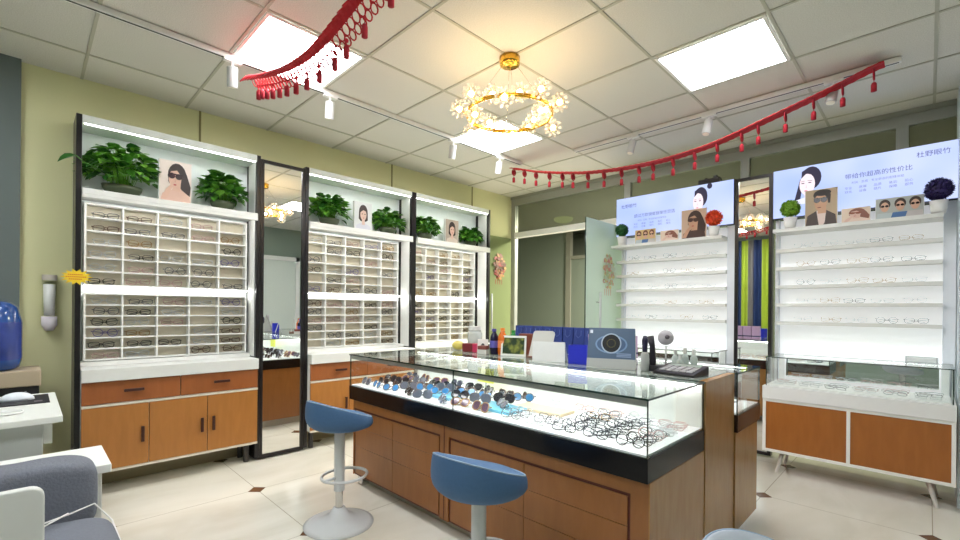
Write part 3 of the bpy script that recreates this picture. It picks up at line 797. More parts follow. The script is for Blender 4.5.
# low glass cases on the right
def low_case(x0, x1, label, gl_rows, which):
    y0, y1 = 4.0, 4.41
    t = thing('glass_showcase', label, 'showcase', ((x0+x1)/2, (y0+y1)/2, 0), 'low wall showcases')
    fw = .02
    obj('cabinet_box', B().box(x0, x1, y0+.02, y1, .168, .56, P(150, 84, 30)), t)
    f = B()
    for x in (x0, (x0+x1)/2-fw/2, x1-fw): f.box(x, x+fw, y0, y0+.02, .165, .562, WHITE)
    for z in (.165, .542): f.box(x0, x1, y0+.0005, y0+.0195, z, z+fw, WHITE)
    f.box(x0-.0, x0+.006, y0+.02, y1, .168, .562, WHITE)
    obj('face_frame', f, t)
    for a, b_ in ((x0+fw, (x0+x1)/2-fw/2), ((x0+x1)/2+fw/2, x1-fw)):
        obj('panel', B().box(a, b_, y0+.006, y0+.0195, .185, .542, RDOOR), t)
    for lx in (x0+.12, x1-.12):
        for ly in (y0+.06, y1-.06):
            d = .04 if lx < (x0+x1)/2 else -.04
            obj('leg', B().tube([(lx, ly, .168), (lx-d, ly, .006), (lx-d, ly, 0)], .014, P(214, 208, 204), 10, rs=[.016, .01, .01]), t)
    obj('display_bed', B().box(x0-.002, x1+.002, y0-.008, y1, .563, .66, P(228, 228, 228)), t, .003)
    obj('bed_cloth', B().box(x0+.02, x1-.02, y0+.03, y1-.02, .66, .668, P(244, 244, 242)), t)
    gx0, gx1, gy0, gy1, zt = x0+.015, x1-.01, y0+.012, y1-.005, .88
    gb = B()
    gb.box(gx0, gx1, gy0, gy0+.006, .66, zt-.007, GLASS, GEDGE)
    gb.box(gx0, gx0+.006, gy0+.007, gy1-.02, .66, zt-.007, GLASS, GEDGE)
    gb.box(gx1-.006, gx1, gy0+.007, gy1-.02, .66, zt-.007, GLASS, GEDGE)
    obj('glass_pane', gb, t)
    obj('glass_top', B().box(gx0-.004, gx1+.004, gy0-.004, gy1, zt-.006, zt, GTOP, GEDGE), t)
    obj('led_strip', B().box(gx0+.05, gx1-.05, gy1-.035, gy1-.028, .862, .872, LEDS), t)
    obj('mirror_back', B().box(gx0+.06, gx1-.06, gy1-.018, gy1-.012, .70, .862, MIRROR), t)
    obj('corner_strip', B().box(gx0+.012, gx0+.05, gy1-.018, gy1-.010, .665, .87, P(246, 246, 244)).box(gx1-.05, gx1-.012, gy1-.018, gy1-.010, .665, .87, P(246, 246, 244)), t)  # plain white upright strips at both ends of the mirror
    nx = 6
    for r in range(gl_rows):
        for c in range(nx):
            x = x0+.12+(x1-x0-.24)*c/(nx-1); y = y0+.10+r*.10
            fr, fn_ = random.choice([('pale_clear_frame', 'clear'), ('silver_frame', 'silver'), ('pink_clear_frame', 'pale pink')])
            put_glasses((x, y, .6735), (.9, 0, random.uniform(-.3, .3)), random.choice(['round', 'rect']), fr,
                        '%s eyeglasses in %s low showcase, %s row from the front, %s from the left' % (fn_, which, ORD[r], ORD[c]), 'eyeglasses in the low showcases', thick=.0016)
    return t
low_case(-.885, .125, 'right low white and amber showcase on splayed legs', 2, 'right')
low_case(-2.25, -1.24, 'low showcase behind the island below the left shelf unit', 1, 'left')
t = thing('acrylic_label_stand', 'small clear acrylic label stand on the right showcase glass', 'label stand', (-.03, 4.3, .881))
obj('stand', B().box(-.11, .05, 4.30, 4.34, .881, .885, PLAST).box(-.11, .05, 4.30, 4.304, .885, .925, PLAST), t)
obj('label_card', B().box(-.10, .04, 4.2985, 4.2995, .89, .92, P(236, 240, 240)), t)

# ------------------------------------------------------------------ centre island
IX0, IX1 = -2.83, -.71
t = thing('display_island', 'large wooden island showcase with glass top and black band', 'showcase', ((IX0+IX1)/2, 2.3, 0))
ISL = t
obj('front_body', B().box(IX0+.02, IX1-.004, 1.64, 2.188, .07, .589, ISLW), t)
obj('front_band', B().box(IX0, IX1, 1.60, 2.188, .59, .682, BANDB), t, .002)
obj('end_panel', B().box(IX1-.004, IX1, 1.62, 2.188, .07, .588, ISLE), t)
obj('plinth', B().box(IX0+.06, IX1-.04, 1.70, 2.9, .0, .069, KICK), t)
obj('leg', B().box(IX0+.04, IX0+.10, 1.65, 1.71, 0, .069, CHROME), t)
f = B()  # front face frame
for a, b_ in ((IX0+.02, -2.80), (-1.885, -1.815), (-.785, IX1-.004)): f.box(a, b_, 1.622, 1.639, .07, .588, ISLW)
f.box(-2.80, -1.885, 1.622, 1.639, .53, .588, ISLW).box(-1.815, -.785, 1.622, 1.639, .53, .588, ISLW)
f.box(-1.853, -1.847, 1.6205, 1.6215, .07, .588, GROOVE)
obj('face_frame', f, t)
for a, b_ in ((-2.80, -1.885), (-1.815, -.785)):
    gq = B().box(a, b_, 1.630, 1.6395, .07, .53, GROOVE); obj('panel_groove', gq, t)
    m = a+(b_-a)*.50; w = .014
    zs = [.08, .27, .40, .53-w]
    for (u, v) in ((a+w, m-.0015), (m+.0015, b_-w)):
        for k in range(3):
            if v > -1.0 or v < -2.1 or True:
                obj('drawer_front', B().box(u, v, 1.626, 1.630, zs[k]+.0012, zs[k+1]-.0012, ISLW), t)
# display bed
obj('display_bed', B().box(IX0+.012, IX1-.012, 1.612, 2.185, .682, .69, mat('bright_bed', rgb(242, 244, 246), .5, var=.01)), t)
obj('rear_lining', B().box(IX0+.05, IX1-.01, 2.178, 2.186, .69, .885, P(236, 238, 232)), t)
gb = B(); zt = .893
xm = -1.765
gb.box(IX0+.003, xm-.001, 1.603, 1.609, .683, zt-.0005, GLASS, GEDGE); gb.box(xm+.001, IX1-.003, 1.603, 1.609, .683, zt-.0005, GLASS, GEDGE)
gb.box(IX0+.003, IX0+.009, 1.6095, 2.185, .683, zt-.0005, GLASS, GEDGE); gb.box(IX1-.009, IX1-.003, 1.6095, 2.185, .683, zt-.0005, GLASS, GEDGE)
obj('glass_pane', gb, t)
obj('glass_top', B().box(IX0-.002, IX1+.002, 1.598, 2.188, zt, .901, GTOP, GEDGE), t)
obj('light_housing', B().box(IX0+.01, IX1-.01, 1.6095, 1.612, .868, .8925, ALU).box(IX0+.01, IX1-.01, 1.612, 1.638, .8895, .8925, ALU), t)
obj('led_strip', B().box(IX0+.02, IX1-.02, 1.616, 1.632, .882, .889, LEDW), t)
obj('light_housing', B().box(IX0+.05, IX1-.02, 2.15, 2.176, .8895, .8925, ALU), t)
obj('led_strip', B().box(IX0+.05, IX1-.02, 2.155, 2.171, .882, .889, LEDW), t)
# middle storage body
obj('centre_body', B().box(IX0+.01, IX1-.03, 2.19, 2.618, .07, .892, P(222, 222, 214)), t)
obj('end_post', B().box(IX1-.03, IX1+.004, 2.19, 2.618, .03, .90, ISLE), t, .002)
obj('centre_top', B().box(IX0, IX1-.032, 2.19, 2.618, .893, .901, mat('grey_glass_worktop', rgb(150, 160, 152), .04, var=.02, spec=.8)), t)
# back case
obj('rear_body', B().box(IX0+.02, IX1+.01, 2.622, 3.04, .07, .589, ISLE), t)
obj('rear_band', B().box(IX0, IX1+.02, 2.622, 3.06, .59, .682, mat('brown_black_band', rgb(44, 26, 20), .2)), t, .002)
obj('rear_bed', B().box(IX0+.012, IX1+.008, 2.625, 3.05, .6825, .69, P(242, 244, 244)), t)
gb = B()
gb.box(IX0+.003, IX1+.018, 3.05, 3.056, .683, zt-.0005, GLASS, GEDGE)
gb.box(IX0+.003, IX0+.009, 2.624, 3.049, .683, zt-.0005, GLASS, GEDGE); gb.box(IX1+.012, IX1+.018, 2.624, 3.049, .683, zt-.0005, GLASS, GEDGE)
obj('glass_pane', gb, t)
obj('glass_top', B().box(IX0-.002, IX1+.02, 2.62, 3.058, zt, .901, GTOP, GEDGE), t)
obj('light_housing', B().box(IX0+.05, IX1-.05, 3.02, 3.046, .8895, .8925, ALU), t)
obj('led_strip', B().box(IX0+.05, IX1-.05, 3.025, 3.041, .882, .889, LEDW), t)

# contents of the front case
def sun_proto(kind, fm, lm, label, loc, rot):
    f, ls = eyewear(kind, None, fm, lm, .003, True)
    t = thing('sunglasses', label, 'sunglasses', (0, 0, 0), 'sunglasses in the island showcase')
    obj('frame', f, t)
    for l in ls: obj('lens', l, t)
    t.location = loc; t.rotation_euler = rot
    return t
SUN = [('avi', F_BLACK, L_DARK, 'dark'), ('avi', F_SILV, L_GREY, 'grey'), ('cat', F_BLACK, L_BROWN, 'brown'), ('avi', F_GOLD, L_PURP, 'violet-tinted'), ('round', F_SILV, L_BLUE, 'blue-mirrored'), ('cat', F_BROWN, L_DARK, 'dark brown')]
protos = []
def put_sun(k, loc, rot, lb):
    kind, fm, lm, nm = SUN[k]
    key = k
    for pk, pt in protos:
        if pk == k: return dup(pt, loc, rot, lb)
    pt = sun_proto(kind, fm, lm, lb, loc, rot); protos.append((k, pt)); return pt
trays = [(-1.60, 1.79, .26, .16, P(110, 186, 214), 'pale blue tray under dark sunglasses in the island showcase'),
         (-1.42, 1.93, .30, .14, P(228, 206, 170), 'cream tray behind the pale blue tray in the island showcase'),
         (-2.05, 1.80, .22, .14, P(120, 190, 220), 'small light blue paper sheet left of the pane joint in island')]
for x, y, w, d, m, lb in trays:
    tag(obj('display_tray', B().box(x-w/2, x+w/2, y-d/2, y+d/2, .6905, .706, m), None, .002), lb, 'tray')
for r in range(5):
    y = 1.67+.10*r
    for c in range(8):
        x = -2.74+.158*c+.05*(r % 2)
        if x > -1.62 and r == 4: continue
        k = [1, 1, 0, 5, 3, 4, 0, 1, 2, 3, 4, 0, 1][(c*5+r*3) % 13]
        on = .7065 if any(abs(x+random.uniform(0, 0)-tx) < tw/2+.07 and abs(y-ty) < td/2+.03 for tx, ty, tw, td, _, _ in trays) else .6915
        lb = '%s sunglasses in the island case, %s row from front, %s from left' % (SUN[k][3], ORD[r], ORD[c])
        put_sun(k, (x+random.uniform(-.012, .012), y+random.uniform(-.01, .01), on), (-.35+random.uniform(-.45, .1), 0, random.uniform(-.6, .6)), lb)
for r in range(9):
    y = 1.665+.052*r
    for c in range(5):
        x = -1.42+.152*c+.012*(r % 2)
        if x < -1.2 and 1.80 < y < 2.04: continue
        dark = r < 6 and c > 1
        fr, fn_ = ('black_frame', 'black') if (dark and random.random() < .75) else random.choice(FR[2:6])
        kd = random.choice(['round', 'rect', 'rect', 'cat'])
        put_glasses((x, y, .6915), (-.5, 0, random.uniform(-.15, .15)), kd, fr, 'folded %s eyeglasses in the island, %s row from front, %s from left' % (fn_, ORD[r], ORD[c]), 'eyeglasses in the island showcase', thick=.0021, scale=.95)
for r in range(3):
    for c in range(5):
        x = -.83-.17*c; y = 2.70+.11*r
        fr, fn_ = random.choice(FR[2:6])
        put_glasses((x, y, .6915), (-.75, 0, random.uniform(-.2, .2)), 'rect', fr, '%s eyeglasses in the rear island case, %s row back, %s from its right end' % (fn_, ORD[r], ORD[c]), 'eyeglasses in the rear island case')
t = thing('price_card', 'bright yellow price card standing inside the island showcase', 'price card', (-2.0, 2.10, .69))
obj('card', B().box(-2.07, -1.93, 2.10, 2.104, .75, .84, P(240, 240, 90)), t)
obj('clip_stand', B().box(-2.005, -1.995, 2.1045, 2.11, .6905, .80, PLAST).box(-2.03, -1.97, 2.085, 2.12, .6905, .695, PLAST), t)

# ------------------------------------------------------------------ things on the island top
Z = .902
def rot_thing(name, label, cat, loc, rz, parts, group=None):
    t = thing(name, label, cat, (0, 0, 0), group)
    for p in parts:
        nm, b = p[0], p[1]; bev = p[2] if len(p) > 2 else 0
        obj(nm, b, t, bev)
    t.location = loc; t.rotation_euler = (0, 0, rz); return t
CAMD = math.radians(-45)  # things turned towards the seats: local -y faces here
# blue lens display sign
def slanted(w, h, tilt, m, th=.004):
    return lambda a, b, d: (a, b*math.sin(tilt)+d*math.cos(tilt), b*math.cos(tilt)-d*math.sin(tilt))
ti = .22; fn = slanted(.26, .235, ti, None)
W2 = .128; HH = .225
def quad(fn, x0, x1, b0, b1, d): return [fn(x0, b0, d), fn(x1, b0, d), fn(x1, b1, d), fn(x0, b1, d)]
fr = B().prism([(-W2, 0), (W2, 0), (W2*.96, HH), (-W2*.96, HH)], fn, 0, .004, P(84, 104, 130, .3))
gr = B(); gr.add(quad(fn, -W2, W2, 0, .055, -.0006), [(0, 1, 2, 3)], P(176, 178, 176))
gr.add([fn(a, b, -.0008) for a, b in ell(.0, .135, .085, .052, 28)], [tuple(range(28))], P(118, 148, 186))
gr.add([fn(a, b, -.0012) for a, b in ell(.0, .135, .076, .044, 28)], [tuple(range(28))], P(74, 98, 134))
gr.add([fn(a, b, -.0016) for a, b in ell(.0, .14, .054, .056, 28)], [tuple(range(28))], P(168, 184, 204))
gr.add([fn(a, b, -.0020) for a, b in ell(.0, .14, .047, .049, 28)], [tuple(range(28))], P(18, 20, 22))
for k in range(16):
    a = 2*PI*k/16
    gr.add([fn(x, y, -.0024) for x, y in ell(.022*math.cos(a), .14+.022*math.sin(a), .0025, .0025, 6)], [tuple(range(6))], P(120, 110, 60))
for k in range(3): gr.add(quad(fn, .03, .105, .066+.008*k, .070+.008*k, -.0012), [(0, 1, 2, 3)], P(150, 170, 206))
gr.add(quad(fn, -.115, -.10, .195, .213, -.0012), [(0, 1, 2, 3)], P(214, 222, 232))
bk = B().add([(-W2, .12, 0), (W2, .12, 0), (W2*.96, HH*math.sin(ti)+.005, HH*math.cos(ti)), (-W2*.96, HH*math.sin(ti)+.005, HH*math.cos(ti))], [(0, 1, 2, 3)], P(150, 150, 146))
bk.box(-W2, W2, .002, .12, 0, .003, P(150, 150, 146))
for sx in (-1, 1): bk.add([(sx*W2, 0, 0), (sx*W2, .12, 0), (sx*W2*.96, HH*math.sin(ti), HH*math.cos(ti))], [(0, 1, 2)], P(176, 176, 168))
rot_thing('display_stand', 'blue-grey tent display stand printed with a dark contact lens ring', 'display stand', (-1.215, 2.26, Z), math.radians(22), [('front_board', fr), ('printed_lens', gr), ('rear_board', bk)])
# cobalt cup with pens
rot_thing('cobalt_box', 'bright cobalt blue open box between the folded card and lens stand', 'box', (-1.46, 2.34, Z), .3,
          [('shell', B().box(-.055, .055, -.04, -.036, 0, .11, P(28, 40, 190)).box(-.055, .055, .036, .04, 0, .11, P(28, 40, 190)).box(-.055, -.051, -.036, .036, 0, .11, P(28, 40, 190)).box(.051, .055, -.036, .036, 0, .11, P(28, 40, 190)).box(-.051, .051, -.036, .036, 0, .004, P(28, 40, 190)))])
# folded white card
fn2 = slanted(.2, .12, .3, None)
rot_thing('folded_card', 'blank white folded table card beside the cobalt box', 'table card', (-1.63, 2.27, Z), .35,
          [('card', B().prism([(-.105, 0), (.1, 0), (.09, .125), (-.115, .125)], fn2, 0, .003, P(214, 216, 214)).prism([(-.105, 0), (.1, 0), (.09, .125), (-.115, .125)], lambda a, b, d: (a, .074-b*math.sin(.28)+d, b*math.cos(.28)), 0, .003, P(214, 216, 214)))])
# pale tablet-like panel on wood foot
t_ = B(); ol = []
w, h, rr = .072, .17, .02
for cx, cy, a0 in ((w-rr, h-rr, 0), (-w+rr, h-rr, PI/2), (-w+.004, .004, PI), (w-.004, .004, 1.5*PI)):
    q = rr if cy > .1 else .004
    for k in range(5): ol.append((cx+q*math.cos(a0+PI/2*k/4)+(cy*.16), cy+q*math.sin(a0+PI/2*k/4)))
fn3 = slanted(0, 0, .2, None)
rot_thing('leaning_panel', 'blank pale panel with rounded corners leaning on a wooden foot', 'panel', (-1.80, 2.40, Z), .4,
          [('panel', B().prism(ol, fn3, 0, .008, P(206, 206, 200)).xf(Matrix.Translation((0, 0, .012)))), ('wooden_foot', B().box(-.08, .09, -.02, .07, 0, .012, P(120, 76, 52)), .002)])
# framed green picture
fn4 = slanted(0, 0, .18, None)
pf = B()
for a, b_, c, d in ((-.088, .088, 0, .014), (-.088, .088, .126, .14), (-.088, -.076, .014, .126), (.076, .088, .014, .126)):
    pf.add(quad(fn4, a, b_, c, d, 0)+quad(fn4, a, b_, c, d, .012), [(0, 1, 2, 3), (4, 7, 6, 5), (0, 4, 5, 1), (1, 5, 6, 2), (2, 6, 7, 3), (3, 7, 4, 0)], P(226, 228, 222))
def green_pic():
    m, nt, out = _nt('green_landscape_print')
    b = nt.nodes.new('ShaderNodeBsdfPrincipled'); b.inputs['Roughness'].default_value = .25
    tc = nt.nodes.new('ShaderNodeTexCoord'); nz = nt.nodes.new('ShaderNodeTexNoise'); nz.inputs['Scale'].default_value = 16
    cr = nt.nodes.new('ShaderNodeValToRGB'); cr.color_ramp.elements[0].color = rgb(44, 62, 40); cr.color_ramp.elements[1].color = rgb(150, 156, 70)
    cr.color_ramp.elements[0].position = .4; cr.color_ramp.elements[1].position = .62
    nt.links.new(tc.outputs['Object'], nz.inputs[0]); nt.links.new(nz.outputs[0], cr.inputs[0]); nt.links.new(cr.outputs[0], b.inputs['Base Color']); nt.links.new(b.outputs[0], out.inputs[0]); return m
pp = B().add(quad(fn4, -.076, .076, .014, .126, .003), [(0, 1, 2, 3)], green_pic())
pbk = B().add(quad(fn4, -.08, .08, .01, .13, .011), [(3, 2, 1, 0)], P(120, 118, 110)).tube([(0, .05, .1), (0, .09, .002)], .003, P(120, 118, 110), 6)
rot_thing('framed_picture', 'white framed green landscape picture right of the orange bottle', 'picture frame', (-2.0, 2.37, Z), .45, [('frame', pf), ('picture', pp), ('back_strut', pbk)])
# bottles
def bottle(name, label, loc, body, cap, lab, s_=1.0):
    t = thing(name, label, 'bottle', loc)
    x, y, z = loc
    obj('bottle_body', B().lathe([(0, 0), (.026*s_, 0), (.029*s_, .008), (.029*s_, .05*s_), (.0265*s_, .07*s_), (.029*s_, .09*s_), (.028*s_, .115*s_), (.014*s_, .142*s_), (.012*s_, .15*s_), (0, .15*s_)], loc, body, 20), t)
    obj('cap', B().cyl((x, y, z+.15*s_), .0145*s_, .017*s_, cap, 16), t)
    obj('label_band', B().lathe([(.0296*s_, .045*s_), (.0300*s_, .05*s_), (.0300*s_, .085*s_), (.0296*s_, .09*s_)], loc, lab, 20), t)
bottle('drink_bottle', 'dark blue drink bottle with violet cap beside the orange bottle', (-2.165, 2.36, Z), P(26, 24, 56, .15), P(70, 66, 150), P(92, 90, 180), 1.08)
bottle('drink_bottle', 'orange drink bottle with orange cap beside the green frame', (-2.10, 2.375, Z), P(214, 110, 40, .15), P(226, 130, 50), P(232, 140, 80), 1.12)
bottle('drink_bottle', 'green bottle standing half hidden behind the orange bottle', (-2.125, 2.52, Z), P(40, 140, 60, .15), P(50, 160, 70), P(60, 150, 76), 1.0)
rot_thing('brown_box', 'small red-brown box standing behind the framed green picture', 'box', (-2.03, 2.56, Z), .3, [('box_body', B().box(-.05, .05, -.03, .03, 0, .145, P(126, 66, 48)), .002)])
# left group
rot_thing('yellow_bag', 'crumpled yellow snack bag at the left end of the island items', 'bag', (-2.58, 2.40, Z), .3,
          [('bag_body', B().sph((0, 0, .035), .05, P(206, 190, 96), 14, (1.1, .7, .7)).sph((.02, -.01, .045), .03, P(214, 200, 120), 10, (1, .6, .8)))])
t = thing('plastic_jar', 'tall clear plastic jar with pale lid behind the crimson box', 'jar', (-2.47, 2.47, Z))
obj('jar_body', B().lathe([(0, 0), (.052, 0), (.056, .02), (.056, .13), (.046, .155), (0, .155)], (-2.47, 2.47, Z), PLAST, 24), t)
obj('jar_lid', B().cyl((-2.47, 2.47, Z+.155), .05, .03, P(214, 214, 212), 24), t)
obj('jar_contents', B().cyl((-2.47, 2.47, Z+.004), .046, .07, P(176, 170, 160), 20), t)
rot_thing('crimson_box', 'crimson box in front of the clear plastic jar', 'box', (-2.405, 2.36, Z), .3, [('box_body', B().box(-.055, .03, -.03, .03, 0, .062, P(110, 24, 30)), .002), ('pink_end', B().box(.031, .06, -.03, .03, 0, .062, P(190, 40, 84)), .002)])
rot_thing('small_card', 'small white standing card with a dark mark, left of the dark bottle', 'table card', (-2.29, 2.37, Z), .5,
          [('card', B().prism([(-.04, 0), (.04, 0), (.04, .10), (-.04, .10)], slanted(0, 0, .15, None), 0, .003, P(226, 220, 216))), ('dark_mark', B().add([slanted(0, 0, .15, None)(a, b, -.0006) for a, b in ell(0, .05, .014, .02, 12)], [tuple(range(12))], P(60, 56, 60)))])
rot_thing('card_box', 'low white and brown box between small card and dark bottle', 'box', (-2.215, 2.30, Z), .3, [('box_body', B().box(-.03, .035, -.03, .03, 0, .035, P(206, 204, 198)), .002), ('brown_lid', B().box(-.03, .035, -.03, .03, .0352, .06, P(122, 60, 50)), .002)])
# right group
t = thing('white_bottle', 'slim white lotion bottle right behind the lens stand', 'bottle', (-1.055, 2.33, Z))
obj('bottle_body', B().lathe([(0, 0), (.02, 0), (.021, .01), (.021, .085), (.013, .10), (0, .10)], (-1.055, 2.33, Z), P(170, 172, 170), 16), t)
obj('pump_cap', B().lathe([(0, 0), (.013, 0), (.013, .03), (.016, .06), (.009, .085), (0, .085)], (-1.055, 2.33, Z+.10), P(34, 28, 60), 14), t)
t = thing('handset_phone', 'black handset standing upright between the bottles and calculator', 'phone', (-1.02, 2.38, Z))
obj('handset', B().tube([(-1.03, 2.37, Z+.002), (-1.03, 2.37, Z+.06), (-1.035, 2.375, Z+.13), (-1.05, 2.38, Z+.18)], .02, P(26, 22, 34), 10, rs=[.016, .018, .014, .02]), t)
obj('cradle', B().box(-1.06, -.97, 2.34, 2.42, 0+Z, Z+.03, P(30, 26, 30)), t, .004)
t = thing('round_mirror', 'small round table mirror standing above the lens cases', 'table mirror', (-.985, 2.43, Z))
obj('stand', B().cyl((-.985, 2.43, Z), .03, .008, P(206, 204, 204), 18).tube([(-.985, 2.43, Z+.008), (-.985, 2.43, Z+.13)], .005, P(206, 204, 204), 8), t)
mm = Matrix.Translation((-.985, 2.425, Z+.175)) @ Matrix.Rotation(math.radians(20), 4, 'Z') @ Matrix.Rotation(PI/2, 4, 'X')
obj('mirror_head', B().lathe([(0, -.008), (.036, -.008), (.04, 0), (.036, .008), (0, .008)], (0, 0, 0), P(190, 184, 190), 24).xf(mm), t)
obj('dark_pattern', B().lathe([(0, .0085), (.012, .0085), (.012, .0095), (0, .0095)], (.008, .004, 0), P(110, 100, 110), 12).xf(mm), t)
for k, (dx, dy, h) in enumerate(((0, 0, .11), (.05, .015, .12), (.09, .04, .115), (.045, -.04, .09))):
    t = thing('solution_bottle', 'small white solution bottle, %s of the cluster behind the calculator' % ['leftmost', 'middle rear', 'rightmost', 'front'][k], 'bottle', (-.99+dx*.8, 2.37+dy+.02*(k == 1), Z), 'solution bottles behind the calculator')
    c = (-.955+dx*.9, 2.48+dy, Z)
    t.location = c; WL[t.name] = c
    obj('bottle_body', B().lathe([(0, 0), (.016, 0), (.018, .006), (.018, h*.6), (.009, h*.75), (0, h*.75)], c, P(186, 196, 190), 14), t)
    obj('cap', B().cyl((c[0], c[1], Z+h*.75), .009, h*.25, P(206, 206, 202), 12), t)
cb = B()
for r in range(4):
    for c in range(5): cb.box(-.085+.035*c, -.085+.035*c+.026, -.045+.026*r, -.045+.026*r+.017, .027, .033, P(186, 184, 188))
rot_thing('calculator', 'dark desktop calculator with rows of grey keys near the island end', 'calculator', (-.875, 2.34, Z), math.radians(-8),
          [('casing', B().prism([(-.075, 0), (.075, 0), (.075, .012), (-.075, .045)], lambda a, b, d: (d, -a, b) if False else (d, a, b), -.105, .105, P(34, 28, 30, .3)).xf(Matrix.Rotation(PI, 4, 'Z')), .003),
           ('keypad', cb.xf(Matrix.Rotation(.17, 4, 'X') @ Matrix.Translation((0, 0, -.0025)))), ('screen', B().box(-.08, .08, .045, .068, .0, .002, P(150, 160, 150)).xf(Matrix.Rotation(.215, 4, 'X') @ Matrix.Translation((0, 0, .0285))))])
# navy gift bags
for k in range(8):
    x = -2.33+.092*k; y = 2.86; w, d, h = .084, .06, .19
    t = thing('gift_bag', 'navy paper gift bag, %s from the left in the row behind the bottles' % ORD[k], 'gift bag', (x, y, Z), 'navy gift bags on the island')
    navy = P(40, 60, 132)
    obj('bag_body', B().prism([(-w/2, 0), (w/2, 0), (w/2, h), (-w/2, h)], lambda a, b, dd: (x+a, y+dd*(1-.45*b/h), Z+b), -d/2, d/2, navy), t)
    obj('cord_handle', B().tube([(x-.02, y-.02, Z+h*.9), (x-.022, y-.024, Z+h*.72), (x, y-.027, Z+h*.62), (x+.022, y-.024, Z+h*.72), (x+.02, y-.02, Z+h*.9)], .0018, P(80, 104, 170), 5), t)
for k in range(4):
    x = -1.65+.086*k; y = 2.84
    t = thing('lavender_box', 'lavender carton, %s from the left in the row seen in the right mirror' % ORD[k], 'carton', (x, y, Z), 'lavender cartons on the island')
    obj('carton_body', B().box(x-.039, x+.039, y-.02, y+.04, Z, Z+.15, P(196, 160, 196)), t, .002)
    obj('dark_band', B().box(x-.040, x+.040, y-.021, y+.041, Z+.03, Z+.042, P(40, 40, 90)), t)

# ------------------------------------------------------------------ stools
def stool(loc, dz, face, label, fab=None):
    t = thing('bar_stool', label, 'bar stool', (0, 0, 0), 'bar stools at the island')
    t.name = 'bar_stool'
    n = 48; zb, R = .535+dz, .185
    b = B(); prof = []
    def ring(th):
        k = .5+.5*math.cos(th)   # tall side at local +x
        h = .055+.125*k**1.1; P_ = []
        for q in range(13):      # rounded outer shell from the bottom centre to the rim
            a = PI*.93*q/12
            P_.append((R*(math.sin(a)**.55 if q < 7 else .93+.07*math.sin(a)**.8), zb+h/2-h/2*math.copysign(abs(math.cos(a))**.9, math.cos(a))))
        P_[0] = (0, zb)
        P_.append((R*.88, zb+h+.002)); P_.append((R*.76, zb+h*.55+.045)); P_.append((R*.5, zb+.09+.012*k)); P_.append((R*.25, zb+.10)); P_.append((0, zb+.10))
        return P_
    K = len(ring(0)); vs = []
    for i in range(n):
        th = 2*PI*i/n
        for r, z in ring(th): vs.append((r*math.cos(th), r*math.sin(th), z))
    fs = [(i*K+j, ((i+1) % n)*K+j, ((i+1) % n)*K+j+1, i*K+j+1) for i in range(n) for j in range(K-1)]
    b.add(vs, fs, fab or BLUEF, True)
    st = obj('seat', b, t)
    pts = []
    for i in range(n):
        th = 2*PI*i/n; P_ = ring(th)[12]; pts.append((P_[0]*math.cos(th), P_[0]*math.sin(th), P_[1]))
    obj('seat_piping', B().tube(pts, .003, PIPING, 6, closed=True), st)
    obj('column', B().cyl((0, 0, .07), .021, .12, CHROME, 20).cyl((0, 0, .19), .029, zb-.19, WGREY, 24), t)
    obj('base', B().lathe([(0, 0), (.19, 0), (.192, .006), (.17, .014), (.11, .028), (.055, .055), (.032, .095), (0, .095)], (0, 0, 0), WGREY, 40), t)
    rg = [(.13*math.cos(a)-.035, .115*math.sin(a), .265) for a in [2*PI*i/32 for i in range(32)]]
    obj('footrest', B().tube(rg, .0085, WGREY, 8, closed=True).tube([(.095, 0, .265), (.02, 0, .265)], .008, WGREY, 8), t)
    obj('lever', B().tube([(0, -.02, zb-.015), (-.06, -.13, zb-.02), (-.09, -.21, zb-.05)], .005, CHROME, 8), t)
    t.location = loc; t.rotation_euler = (0, 0, face); return t
BK = math.radians(-85)
stool((-2.34, 1.265, 0), 0, BK, 'blue velvet bar stool farther back, near the island left corner')
stool((-1.205, 1.235, 0), -.02, BK, 'blue velvet bar stool in the middle foreground before the island')
stool((-.215, 1.21, 0), -.06, math.radians(160), 'pale grey bar stool cropped by the bottom edge beside the island end', mat('pale_grey_velvet', rgb(176, 184, 192), .6))

